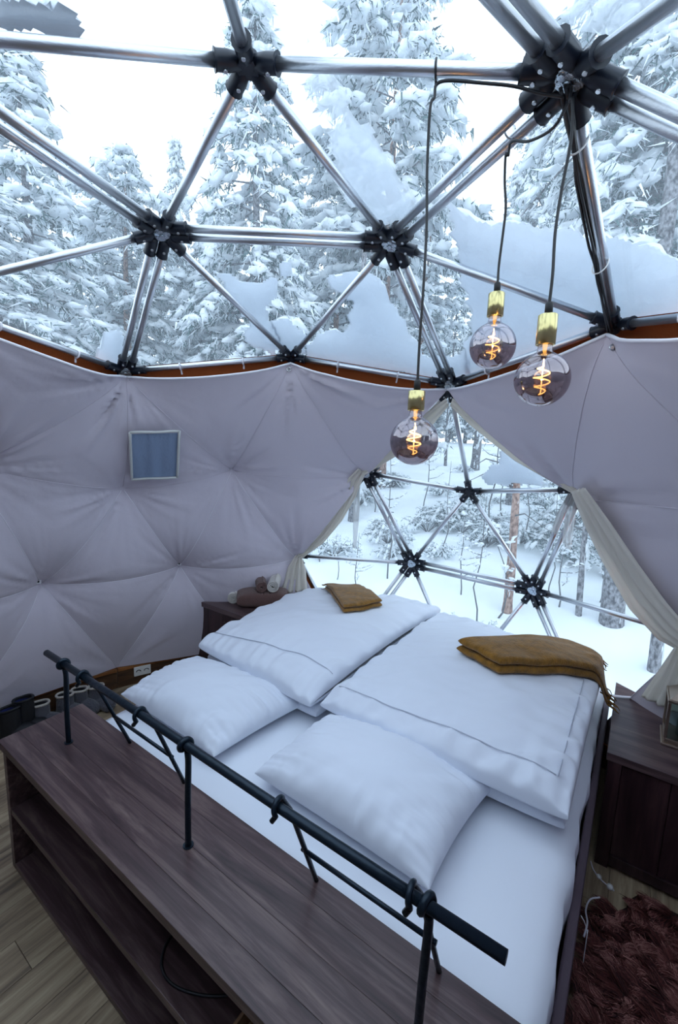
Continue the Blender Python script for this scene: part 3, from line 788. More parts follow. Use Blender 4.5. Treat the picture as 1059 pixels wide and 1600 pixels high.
# ================================================================= CURTAINS
def resample(pts, n):
    p = np.array(pts, float); s = np.r_[0, np.cumsum(np.linalg.norm(np.diff(p, axis=0), axis=1))]; t = np.linspace(0, s[-1], n)
    return np.stack([np.interp(t, s, p[:, 0]), np.interp(t, s, p[:, 1])], 1)
def ruled(a, b, rad_a, rad_b, n=50, k=16, folds=4, amp=.010, name='panel', mt=None, parent=None, taper=None):
    A = resample(a, n); B = resample(b, n); G = []
    for i in range(n):
        ra = rad_a[0]+(rad_a[1]-rad_a[0])*i/(n-1); rb = rad_b[0]+(rad_b[1]-rad_b[0])*i/(n-1)
        pa, pb = on_sphere(*A[i], ra), on_sphere(*B[i], rb); row = []
        for j in range(k+1):
            s = j/k; P = pa*(1-s)+pb*s; nrm = (P-O)/np.linalg.norm(P-O)
            w_ = amp*math.sin(folds*2*PI*s+.6*math.sin(i*.15))*max(0, math.sin(PI*s))**.5
            row.append(P-nrm*(w_+.012))
        G.append(row)
    o = MB().grid(G).obj(name, mt or M['curtain'], parent); o.modifiers.new('thick', 'SOLIDIFY').thickness = .0012
    return o
cl = empty('curtain', (0, 0, 0), label='cream curtain gathered along the left edge of the triangular window', cat='curtain', group='cream window curtains')
ruled([(698, 620), (640, 662), (600, 697), (560, 732)], [(702, 632), (665, 676), (625, 708), (570, 741)], (2.13, 2.13), (2.12, 2.12), parent=cl, folds=2, amp=.006, name='upper_sash')
ruled([(560, 730), (545, 745), (530, 780), (505, 825), (463, 868)], [(571, 738), (556, 775), (535, 812), (505, 848), (470, 873)], (2.10, 2.10), (2.11, 2.10), parent=cl, folds=3, amp=.009, name='side_gather')
ruled([(462, 866), (450, 885), (445, 905), (438, 926)], [(472, 870), (478, 890), (479, 905), (480, 922)], (2.10, 2.02), (2.10, 2.02), parent=cl, folds=3.5, amp=.016, name='hanging_tail', n=24)
ruled([(556, 740), (552, 790), (552, 855)], [(562, 740), (563, 790), (557, 855)], (2.12, 2.12), (2.12, 2.12), parent=cl, folds=1, amp=.006, mt=M['sheer'], name='sheer_wisp', n=12, k=6)
cr = empty('curtain', (0, 0, 0), label='wide cream curtain sweeping down the right edge of the triangular window', cat='curtain', group='cream window curtains')
ruled([(708, 620), (745, 645), (815, 695), (910, 768)], [(704, 632), (735, 662), (805, 718), (893, 768)], (2.13, 2.12), (2.12, 2.12), parent=cr, folds=2, amp=.006, name='upper_sash')
ruled([(916, 760), (956, 815), (1000, 880), (1044, 940), (1100, 1005)], [(893, 766), (915, 820), (942, 875), (985, 950), (1030, 998), (1075, 1022)], (1.98, 1.93), (2.06, 2.01), parent=cr, folds=4, amp=.012, name='side_gather', n=60)
ruled([(1085, 1015), (1080, 1060), (1075, 1120)], [(1056, 1010), (1032, 1045), (1003, 1088)], (1.98, 1.94), (1.99, 1.96), parent=cr, folds=4, amp=.014, name='hanging_tail', n=24)
ruled([(896, 770), (885, 800), (880, 845)], [(905, 775), (900, 810), (893, 860)], (2.12, 2.12), (2.12, 2.12), parent=cr, folds=2, amp=.01, mt=M['sheer'], name='sheer_wisp', n=12, k=8)
ruled([(890, 768), (872, 800), (862, 830)], [(897, 772), (884, 800), (872, 835)], (2.12, 2.12), (2.12, 2.12), parent=cr, folds=2, amp=.01, mt=M['sheer'], name='sheer_wisp', n=12, k=8)

# ================================================================= SHOES on the floor by the kerb
def boot(c, rz, h, r_, mt, rim_m, lin_m, label, grp):
    b = empty('felt_boot' if mt is M['felt'] else 'rubber_boot', (c[0], c[1], 0), rz, label=label, cat='boot', group=grp)
    prof = [(r_*1.05, 0), (r_*1.12, .02), (r_*1.02, h*.5), (r_, h*.95), (r_*.93, h), (r_*.86, h*.96), (r_*.88, h*.4), (0.002, h*.28)]
    m = MB(); m.lathe(prof, 22); v = m.v[0]; v[:, 1] *= .86; v[:, 0] *= 1.18
    v[:, 2] += .006*np.sin(v[:, 0]*40)*(v[:, 2] > h*.5)
    m.obj('shaft', [mt], b)
    f = MB()
    for i in range(1):
        pts = bez([(r_*.3, 0, .045), (r_*1.6, 0, .045), (r_*2.6, 0, .034), (r_*3.1, 0, .026)], 5); f.tube(pts, np.interp(np.linspace(0, 1, len(pts)), [0, .4, .8, 1], [.048, .046, .040, .016]), 14)
    v = f.v[0]; v[:, 2] = np.maximum(v[:, 2], .004)
    f.obj('foot', mt, b)
    t = np.linspace(0, 2*PI, 25)
    MB().tube([(r_*.95*1.18*math.cos(a), r_*.95*.86*math.sin(a), h+.006*math.sin(r_*1.1*math.cos(a)*40)) for a in t], .0075, 8).obj('top_trim', rim_m, b)
    k = MB().lathe([(r_*.84, h*.93), (r_*.86, h*.42), (.002, h*.32)], 20); v = k.v[0]; v[:, 1] *= .86; v[:, 0] *= 1.18
    k.obj('inner_lining', lin_m, b)
    return b
SG = 'boots in a row along the kerb'
for (x, y, z, rz, kind, lab) in [
        (14, 1107, .20, 2.6, 1, 'black rubber boot with navy lining, at the left frame edge'),
        (36, 1092, .22, 2.4, 1, 'black rubber boot with navy lining, behind its twin'),
        (62, 1099, .155, 2.2, 0, 'grey felt boot with cream rim, nearest to the rubber boots'),
        (101, 1085, .15, 2.0, 0, 'grey felt boot with cream rim, behind the first iron post'),
        (124, 1077, .15, 1.9, 0, 'grey felt boot with cream rim, one before the last in the row'),
        (150, 1072, .15, 1.8, 0, 'grey felt boot nearest the power socket')]:
    c = on_plane(x, y, z)
    rr = math.hypot(c[0], c[1])
    if rr > 2.02: c = c*np.array([2.02/rr, 2.02/rr, 1])
    boot(c, rz+PI, z, .047, M['black'] if kind else M['felt'], M['black'] if kind else M['feltrim'], M['navy'] if kind else M['dark'], lab, SG)

# ================================================================= FUR RUG
rug = empty('fur_rug', (.62, -1.36, 0), label='shaggy reddish-brown sheepskin rug on the floor right of the bed', cat='rug')
ro = []
for k in range(64):
    t = 2*PI*k/64; r1 = 1+.07*math.sin(3*t+1)+.05*math.sin(7*t)+.03*math.sin(13*t)
    x_, y_ = .62*math.cos(t)*r1, .43*math.sin(t)*r1
    ro.append((max(-.62, min(.50, x_)), y_))
MB().prism(ro, .001, .016).obj('hide', M['hide'], rug)
def inside(px_, py_, poly):
    poly = np.asarray(poly); x0, y0 = poly[:, 0], poly[:, 1]; x1, y1 = np.roll(x0, -1), np.roll(y0, -1)
    c = np.zeros(len(px_), bool)
    for a, b, c_, d in zip(x0, y0, x1, y1):
        with np.errstate(divide='ignore', invalid='ignore'):
            hit = ((b > py_) != (d > py_)) & (px_ < (c_-a)*(py_-b)/(d-b)+a)
        c ^= hit
    return c
NS = 46000
px_ = rng.uniform(-.68, .58, NS*2); py_ = rng.uniform(-.5, .5, NS*2); k = inside(px_, py_, ro); px_, py_ = px_[k][:NS], py_[k][:NS]; n = len(px_)
# locks: strands share the lean of their clump
cx = rng.uniform(-.68, .58, 700); cy = rng.uniform(-.5, .5, 700); cth = rng.uniform(0, 2*PI, 700); cl_ = rng.uniform(.7, 1.3, 700)
ci = np.empty(n, int)
for a in range(0, n, 4000): ci[a:a+4000] = np.argmin((px_[a:a+4000, None]-cx)**2+(py_[a:a+4000, None]-cy)**2, axis=1)
flow = np.arctan2(np.sin(px_*4+1)+np.cos(py_*5), np.cos(px_*3)-np.sin(py_*6))
th = flow+(cth[ci]-PI)*.32+rng.normal(0, .22, n); Ls = .075*cl_[ci]*rng.uniform(.75, 1.2, n)
tipx = cx[ci]+np.cos(flow+(cth[ci]-PI)*.32)*.05; tipy = cy[ci]+np.sin(flow+(cth[ci]-PI)*.32)*.05
segs = 4; Vf = np.zeros((n, segs+1, 2, 3)); wd = .0016
for s in range(segs+1):
    q = s/segs
    x_ = px_+np.cos(th)*Ls*q*.95; y_ = py_+np.sin(th)*Ls*q*.95
    x_ = x_*(1-.5*q*q)+tipx*.5*q*q+.004*np.sin(q*9+cth[ci]*3)*q; y_ = y_*(1-.5*q*q)+tipy*.5*q*q+.004*np.cos(q*8+cth[ci]*5)*q
    z_ = .014+Ls*(.75*q-.42*q*q)
    for e_, sg in ((0, -1), (1, 1)):
        Vf[:, s, e_, 0] = x_-np.sin(th)*wd*sg*(1-.7*q); Vf[:, s, e_, 1] = y_+np.cos(th)*wd*sg*(1-.7*q); Vf[:, s, e_, 2] = z_
b_ = (np.arange(n)*(segs+1)*2)[:, None, None]; q_ = np.array([[2*s, 2*s+1, 2*s+3, 2*s+2] for s in range(segs)])[None]
def fast_mesh(name, V, F, mt, smooth=True):
    me = bpy.data.meshes.new(name); F = np.asarray(F); k_ = F.shape[1]
    me.vertices.add(len(V)); me.vertices.foreach_set('co', np.asarray(V, np.float32).ravel())
    me.loops.add(F.size); me.loops.foreach_set('vertex_index', F.astype(np.int32).ravel())
    me.polygons.add(len(F)); me.polygons.foreach_set('loop_start', np.arange(0, F.size, k_, dtype=np.int32))
    me.materials.append(mt); me.update(calc_edges=True)
    me.polygons.foreach_set('use_smooth', np.full(len(F), smooth)); return me
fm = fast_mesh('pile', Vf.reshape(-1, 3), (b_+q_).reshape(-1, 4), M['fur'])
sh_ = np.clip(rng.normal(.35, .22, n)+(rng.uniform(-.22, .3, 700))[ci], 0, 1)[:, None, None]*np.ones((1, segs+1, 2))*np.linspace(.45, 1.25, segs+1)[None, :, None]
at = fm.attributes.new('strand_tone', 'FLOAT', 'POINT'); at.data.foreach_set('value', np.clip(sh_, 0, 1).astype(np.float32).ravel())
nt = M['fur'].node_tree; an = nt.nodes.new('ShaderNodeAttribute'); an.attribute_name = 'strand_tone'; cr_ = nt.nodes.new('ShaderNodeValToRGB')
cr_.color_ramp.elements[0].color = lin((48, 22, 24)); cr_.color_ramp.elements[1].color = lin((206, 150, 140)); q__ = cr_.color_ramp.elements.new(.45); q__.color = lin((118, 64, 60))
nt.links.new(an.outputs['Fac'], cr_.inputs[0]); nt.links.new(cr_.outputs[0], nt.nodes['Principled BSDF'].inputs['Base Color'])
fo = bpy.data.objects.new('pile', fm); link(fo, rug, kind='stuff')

# light cord with small white plugs, curled cord, label tag
def cordthing(name, pts, r_, mt, label, cat, extra=None, par=None):
    o = MB().tube(bez(pts, 8), r_, 6).obj(name, mt, label=label, cat=cat); return o
c1 = cordthing('light_cord', [(1.10, -.94, .075), (1.05, -.955, .085), (1.02, -.985, .085), (1.0, -1.03, .085)], .0028, M['hem'], 'thin white cord with small beads lying on the fur by the cabinet', 'cord')
MB().lathe([(0, -.010), (.008, -.006), (.010, 0), (.008, .006), (0, .010)], 12, (1.028, -.975, .088)).obj('bead', M['socket'], c1)
MB().lathe([(0, -.012), (.010, -.007), (.013, 0), (.010, .007), (0, .012)], 12, (1.005, -1.015, .088)).obj('bead', M['socket'], c1)
cordthing('white_cable', [(.93, -.985, .09), (.90, -.955, .088), (.85, -.945, .084), (.80, -.955, .084), (.74, -.95, .082)], .0032, M['hem'], 'curled white cable lying on the fur rug beside the bed', 'cable')
tg = empty('care_tag', (.50, -.955, .36), label='white fabric tag hanging from the sheet by the bed side', cat='tag')
m = MB(); m.add([(a*.006+.004*b, c_*.0012, z) for z, b in ((0, 0), (-.03, .2), (-.07, 0), (-.10, -.6)) for a, c_ in ((-1-.6*(z < -.02), -1), (1+.6*(z < -.02), -1), (1+.6*(z < -.02), 1), (-1-.6*(z < -.02), 1))],
      [(0,1,2,3),(15,14,13,12)]+[(i*4+j, (i+1)*4+j, (i+1)*4+(j+1) % 4, i*4+(j+1) % 4) for i in range(3) for j in range(4)])
m.obj('ribbon', M['hem'], tg)
MB().tube([(0, .0, .0), (.008, .012, .02), (.006, .022, .035)], .0012, 5).obj('string', M['hem'], tg)

# things on the bench's middle shelf
cordthing('black_cable', [(-.10, -.02, .288), (-.20, .09, .289), (-.275, .06, .289), (-.29, -.02, .289), (-.24, -.13, .289), (-.16, -.20, .289), (-.08, -.16, .289), (-.06, -.1, .289)], .0042, M['cable'], 'loop of black cable lying on the middle shelf of the bench', 'cable')
tr = empty('wooden_tray', (-.18, -.42, .2855), label='shallow pale wooden tray on the middle shelf', cat='tray')
MB().box((-.10, -.17, 0), (.10, .17, .006)).obj('base', M['tray'], tr)
for a, b in (((-.11, -.18, 0), (-.1005, .18, .055)), ((.1005, -.18, 0), (.11, .18, .055)), ((-.1, .1705, 0), (.1, .18, .055)), ((-.1, -.18, 0), (.1, -.1705, .055))):
    MB().box(a, b).obj('side', M['tray'], tr, bevel=.002)
MB().lathe([(0, 0), (.030, 0), (.032, .01), (.032, .075), (.016, .095), (.013, .11), (0, .11)], 18).obj('glass_bottle', M['teal'], label='small dark teal glass bottle in the wooden tray', cat='bottle').location = (-.17, -.40, .292)

# ================================================================= PENDANTS
H = W(nodes[int(np.argmin([np.linalg.norm(W(p)-on_sphere(893, 115)) for p in nodes]))])
A_ = W(nodes[idx[('v', 0)]]); Cn = on_sphere(610, 379)
def point_on(a, b, x):
    best = min(np.linspace(0, 1, 400), key=lambda t: abs(proj(a*(1-t)+b*t)[0]-x)); return a*(1-best)+b*best
def proj(P):
    D = np.asarray(P)-CAM; return (529.5+FPX*(D@RT)/(D@FW), 800-FPX*(D@UP)/(D@FW))
def drop(P, y):
    z = min(np.linspace(P[2], .5, 800), key=lambda z_: abs(proj((P[0], P[1], z_))[1]-y)); return z
def pendant(top, yb, ys, rad, lead, label):
    zc, zs = drop(top, yb), drop(top, ys)
    p = empty('pendant_lamp', (top[0], top[1], zc), label=label, cat='pendant lamp', group='pendant lamps with smoked globe bulbs')
    o0 = np.array([top[0], top[1], zc]); hs = zs-zc
    sw = random.uniform(-1, 1)
    pts = [np.asarray(q)-o0 for q in lead]+[(.006, 0, top[2]-zc-.002), (0, 0, top[2]-zc-.03)]
    pts += [(.012*math.sin(s*9+sw*3)*(1-s), .012*(math.cos(s*8+sw*5)-math.cos(sw*5))*(1-s), (top[2]-zc)*(1-s)+(hs+.02)*s) for s in (.08, .25, .45, .65, .85)]
    pts += [(0, 0, hs+.03), (0, 0, hs+.002)]
    MB().tube(bez(pts, 5), .0034, 8).obj('cable', M['cable'], p)
    MB().lathe([(0, .026), (.006, .026), (.0085, .022), (.0085, 0), (0, 0)], 14, (0, 0, hs)).obj('cord_grip', M['black'], p)
    sl = hs-rad*1.27
    so = MB().lathe([(0, 0), (.019, 0), (.021, -.002), (.021, -sl*1.0), (.019, -sl-.001), (.017, -sl+.002), (.017, -.01)], 28, (0, 0, hs-.0005)).obj('brass_socket', M['brass'], p)
    bu = empty('bulb', (0, 0, 0), parent=p)
    nk_ = .0155
    g = MB(); pr0 = [(rad*math.sin(t), -rad*math.cos(t)) for t in np.linspace(0.02, PI*.86, 26)]
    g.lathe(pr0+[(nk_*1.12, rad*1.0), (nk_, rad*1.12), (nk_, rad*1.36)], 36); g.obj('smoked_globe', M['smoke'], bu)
    MB().lathe([(0, .030), (.0055, .028), (.0045, .012), (.0025, .004), (0, .002)], 12, (0, 0, rad*.86)).obj('glass_stem', M['filcore'], bu)
    hel = []
    for t in np.linspace(0, 1, 70):
        rr_ = rad*(.14+.16*math.sin(PI*min(1, t*1.08))); hel.append((rr_*math.cos(t*3.1*2*PI), rr_*math.sin(t*3.1*2*PI), rad*(.50-1.05*t)))
    hel = [(0, 0, rad*.75)]+hel+[(0.0, .0, -rad*.5), (0, 0, rad*.6)]
    MB().tube(hel, .0014, 6).obj('filament', M['fil'], bu)
    l_ = bpy.data.lights.new('bulb_light', 'POINT'); l_.energy = 1.2; l_.color = (1.0, .46, .14); l_.shadow_soft_size = .002
    lo = bpy.data.objects.new('bulb_light', l_); COL.objects.link(lo); lo.location = (top[0], top[1], zc); 
    return p
h1 = point_on(A_, H, 681); h2 = point_on(Cn, H, 797)
h1b = h1-np.array([0, 0, .026]); h2b = h2-np.array([0, 0, .026])
Hc = H-np.array([0, 0, .04])
pendant(h1b, 690, 611, .0605, [Hc+(0, .01, .0), H*.8+h1*.2-np.array([0, 0, .040]), H*.6+h1*.4-np.array([0, 0, .028]), H*.35+h1*.65-np.array([0, 0, .024]), H*.1+h1*.9-np.array([0, 0, .022])], 'pendant lamp with smoked globe bulb hanging lowest on the left')
pendant(h2b, 540, 458, .0600, [Hc+(.01, .0, 0), H*.8+h2*.2-np.array([0, 0, .08]), H*.4+h2*.6-np.array([0, 0, .065]), H*.12+h2*.88-np.array([0, 0, .035])], 'pendant lamp with smoked globe bulb in the middle, hanging highest')
pendant(H-np.array([.012, .004, .03]), 592, 491, .0605, [H-np.array([-.01, 0, .022])], 'pendant lamp with smoked globe bulb on the right, hanging from the big hub')
for k, (q, a) in enumerate(((h1, A_), (h2, Cn))):
    d = (a-H)/np.linalg.norm(a-H); s_ = np.cross(d, [0, 0, 1.0]); s_ /= np.linalg.norm(s_)
    off = s_*0
    MB().tube([q+(s_*math.cos(t)+np.array([0, 0, 1.0])*math.sin(t))*.0175+off for t in np.linspace(-.5*PI-2.6, -.5*PI+2.6, 18)]+[q+s_*.012-np.array([0, 0, .022])], .0026, 6).obj('cable_hook', M['bolt'] if k else M['cable'],
        label='small wire hook on the upper tube holding the left pendant cable' if k == 0 else 'small wire hook on the slanting tube holding the middle pendant cable', cat='hook')
# cable bundle down the strut from the big hub
Kn = W(nodes[int(np.argmin([np.linalg.norm(W(p)-on_sphere(960, 508)) for p in nodes]))])
cb = empty('cable_bundle', tuple(H), label='bundle of black cables tied along the tube below the big hub', cat='cables')
rad_in = -((H+Kn)/2-O); rad_in /= np.linalg.norm(rad_in); dd = (Kn-H)/np.linalg.norm(Kn-H); sd_ = np.cross(dd, rad_in)
for k in range(5):
    pts = []
    for s in np.linspace(0, 1, 13):
        pinch = .35 if any(abs(s-t) < .045 for t in (.16, .62)) else 1
        th_ = k*1.257+s*2.5; bow = math.sin(PI*min(1, s))
        pts.append(H*(1-s)+Kn*s+rad_in*(.030+.010*bow+.008*math.sin(th_)*pinch)+sd_*(.008*math.cos(th_)*pinch-.012*(k == 4)*bow)-H)
    MB().tube(bez(pts, 4), .0038, 6).obj('cable', M['cable'], cb)
for t in (.16, .62):
    c = H*(1-t)+Kn*t+rad_in*.018-H
    MB().tube([c+(rad_in*math.cos(a)*1.5+sd_*math.sin(a))*.020 for a in np.linspace(0, 2*PI, 17)], .0022, 6).obj('cable_tie', M['tie'], cb)

# ================================================================= SNOW LYING ON THE COVER
def snow_patch(poly, T, label, mt='snow', step=.014, seed=0, base=RF+.012, rough=.35):
    pts = [(on_sphere(x, y, base)-O)/base for x, y in poly]
    c = np.mean(pts, axis=0); c /= np.linalg.norm(c)
    u = np.cross([0, 0, 1.0], c) if abs(c[2]) < .97 else np.cross([0, 1.0, 0], c); u /= np.linalg.norm(u); v_ = np.cross(c, u)
    q = np.array([((p@u)/(p@c), (p@v_)/(p@c)) for p in pts])*base
    x0, y0 = q.min(0)-step; x1, y1 = q.max(0)+step
    nx, ny = int((x1-x0)/step)+2, int((y1-y0)/step)+2
    X, Y = np.meshgrid(x0+np.arange(nx)*step, y0+np.arange(ny)*step, indexing='ij')
    jx = np.array([[noise.noise(Vector((X[i, j]*14, Y[i, j]*14, seed))) for j in range(ny)] for i in range(nx)])
    jy = np.array([[noise.noise(Vector((X[i, j]*14+9, Y[i, j]*14, seed+5))) for j in range(ny)] for i in range(nx)])
    XX = (X+jx*.03).ravel(); YY = (Y+jy*.03).ravel(); ins = inside(XX, YY, q)
    d = np.full(len(XX), 9.)
    for a, b in zip(q, np.roll(q, -1, 0)):
        ab = b-a; t = np.clip(((XX-a[0])*ab[0]+(YY-a[1])*ab[1])/(ab@ab), 0, 1); d = np.minimum(d, np.hypot(XX-a[0]-ab[0]*t, YY-a[1]-ab[1]*t))
    d = np.where(ins, d, -d).reshape(nx, ny); Vt = []; Vb = []
    idm = -np.ones((nx, ny), int)
    for i in range(nx):
        for j in range(ny):
            if d[i, j] > -step*.9:
                h = T*math.tanh(max(0, d[i, j])/(T*.9)); r_ = base+.002
                D = c+u*X[i, j]/base+v_*Y[i, j]/base; D /= np.linalg.norm(D)
                # sink towards the chord planes of the film
                w_ = .5*noise.noise(Vector((X[i, j]*5, Y[i, j]*5, seed+2)))+rough*noise.noise(Vector((X[i, j]*22, Y[i, j]*22, seed)))
                idm[i, j] = len(Vt); Vt.append(O+D*(r_+h*(1+w_)+.001)); Vb.append(O+D*(r_-h*.22*(1+w_*1.6)))
    n = len(Vt); F = []
    ok = idm >= 0; cnt = {}
    for i in range(nx-1):
        for j in range(ny-1):
            a, b, c_, e_ = idm[i, j], idm[i+1, j], idm[i+1, j+1], idm[i, j+1]
            if min(a, b, c_, e_) >= 0:
                F.append((a, b, c_, e_)); F.append((e_+n, c_+n, b+n, a+n))
                for p_, q_2 in ((a, b), (b, c_), (c_, e_), (e_, a)):
                    cnt[(min(p_, q_2), max(p_, q_2))] = cnt.get((min(p_, q_2), max(p_, q_2)), 0)+1
    for (a, b), k_ in cnt.items():
        if k_ == 1: F.append((a, b, b+n, a+n))
    m = MB(); m.add(Vt+Vb, F, 0, True)
    return m.obj('snow_patch' if mt != 'frost' else 'frost_patch', M[mt], label=label, cat='snow' if mt != 'frost' else 'frost')
snow_patch([(703, 322), (745, 347), (800, 353), (870, 362), (960, 374), (1010, 387), (1075, 418), (1085, 470), (1085, 503), (960, 505), (850, 553), (745, 592), (722, 575), (735, 500), (722, 430), (708, 380)], .07, 'large slab of snow on the film at the upper right, behind the lamps', seed=1)
snow_patch([(515, 432), (555, 424), (598, 440), (608, 470), (640, 520), (660, 556), (700, 560), (728, 545), (735, 585), (700, 598), (600, 578), (500, 566), (478, 555), (498, 520), (520, 515), (540, 525), (552, 470), (520, 452)], .055, 'tall hump of snow on the film left of the middle pendant', seed=2)
snow_patch([(330, 421), (375, 442), (402, 443), (430, 434), (434, 455), (415, 482), (418, 500), (442, 542), (430, 556), (385, 535), (385, 500), (362, 465)], .04, 'curved wedge of snow beside the thin strut above the lining rim', seed=3)
snow_patch([(425, 505), (450, 499), (478, 525), (476, 552), (440, 552)], .03, 'small lump of snow on the film above the rim hub', seed=4)
snow_patch([(-14, 4), (45, 0), (95, 16), (130, 46), (122, 60), (50, 48), (-14, 50)], .12, 'grey lump of snow at the top left corner', mt='tsnow5', seed=5)
snow_patch([(437, 415), (452, 410), (456, 425), (444, 436), (436, 428)], .02, 'tiny clot of snow on the film between two pine branches', seed=6)
snow_patch([(790, 688), (800, 712), (840, 733), (852, 757), (760, 758), (752, 742), (780, 722)], .03, 'small mound of snow on the window film right of the window hub', seed=7)
snow_patch([(145, 568), (165, 524), (188, 512), (196, 560), (182, 582)], .025, 'pale heap of snow on the film left of the double strut', seed=9)
snow_patch([(395, -10), (455, 20), (500, 85), (548, 170), (600, 255), (642, 305), (655, 342), (610, 352), (560, 330), (525, 280), (510, 190), (465, 120), (435, 60)], .012, 'thin veil of frost running down the film from the top', mt='frost', seed=11, step=.02)
snow_patch([(880, -12), (1070, -12), (1070, 22), (1010, 55), (940, 62), (900, 30)], .015, 'thin frost on the film at the top right corner', mt='frost', seed=12, step=.02)
snow_patch([(520, 205), (560, 195), (625, 290), (640, 335), (600, 350), (545, 320)], .012, 'denser tongue of frost above the second ring of struts', mt='frost', seed=13, step=.02)

# ================================================================= OUTSIDE: ground, trees, saplings, shrubs
def ground(x, y):
    d = math.hypot(x, y); s = max(0, min(d, 24)-4.6)
    return -.40+.135*s+.10*noise.noise(Vector((x*.35, y*.35, 0)))*min(1, max(0, d-2.6))+.03*noise.noise(Vector((x*1.7, y*1.7, 1)))
G = []
rs = np.r_[2.35, np.linspace(2.6, 12, 40), np.linspace(12.6, 26, 24), [34, 48, 70, 100]]
for r_ in rs:
    G.append([(r_*math.cos(t), r_*math.sin(t), ground(r_*math.cos(t), r_*math.sin(t))) for t in np.linspace(0, 2*PI, 181)])
gm = MB().grid([[p for p in row][::-1] for row in G]); gm.obj('snow_ground', M['gsnow'], label='snow-covered slope rising outside the dome', cat='snow ground', kind='structure')
MB().lathe([(2.17, -.02), (2.44, -.02), (2.44, -.6), (2.17, -.6)], 60).obj('deck', M['kerb'], label='round timber deck the dome stands on', cat='deck', kind='structure')

ICO = bpy.data.meshes.new('t'); import bmesh
_b = bmesh.new(); bmesh.ops.create_icosphere(_b, subdivisions=1, radius=1); IV1 = np.array([v.co[:] for v in _b.verts]); IF1 = np.array([[v.index for v in f.verts] for f in _b.faces]); _b.free()
_b = bmesh.new(); bmesh.ops.create_icosphere(_b, subdivisions=2, radius=1); IV2 = np.array([v.co[:] for v in _b.verts]); IF2 = np.array([[v.index for v in f.verts] for f in _b.faces]); _b.free()
def blobs(C_, D_, a, b, c, rg, hi=True, jit=.28):
    """many lumps at once: centres, long axes, three half sizes"""
    IV, IF = (IV2, IF2) if hi else (IV1, IF1)
    D_ = D_/np.linalg.norm(D_, axis=1)[:, None]; S_ = np.cross(D_, [0, 0, 1.0]); S_ /= np.linalg.norm(S_, axis=1)[:, None]+1e-9; T_ = np.cross(S_, D_)
    k = 1+rg.normal(0, jit, (len(C_), len(IV), 1)).clip(-.45, .6)
    L_ = IV[None]*k
    V = C_[:, None]+L_[..., :1]*D_[:, None]*a[:, None, None]+L_[..., 1:2]*S_[:, None]*b[:, None, None]+L_[..., 2:]*T_[:, None]*c[:, None, None]
    F = IF[None]+(np.arange(len(C_))*len(IV))[:, None, None]
    return V.reshape(-1, 3), F.reshape(-1, 3)
def blades(C_, D_, L_, wd, rg):
    D_ = D_/np.linalg.norm(D_, axis=1)[:, None]; S_ = rg.normal(size=D_.shape); S_ -= D_*np.sum(S_*D_, 1)[:, None]; S_ /= np.linalg.norm(S_, axis=1)[:, None]
    V = np.stack([C_-S_*wd[:, None], C_+S_*wd[:, None], C_+D_*L_[:, None]], 1)
    return V.reshape(-1, 3), np.arange(len(C_)*3).reshape(-1, 3)
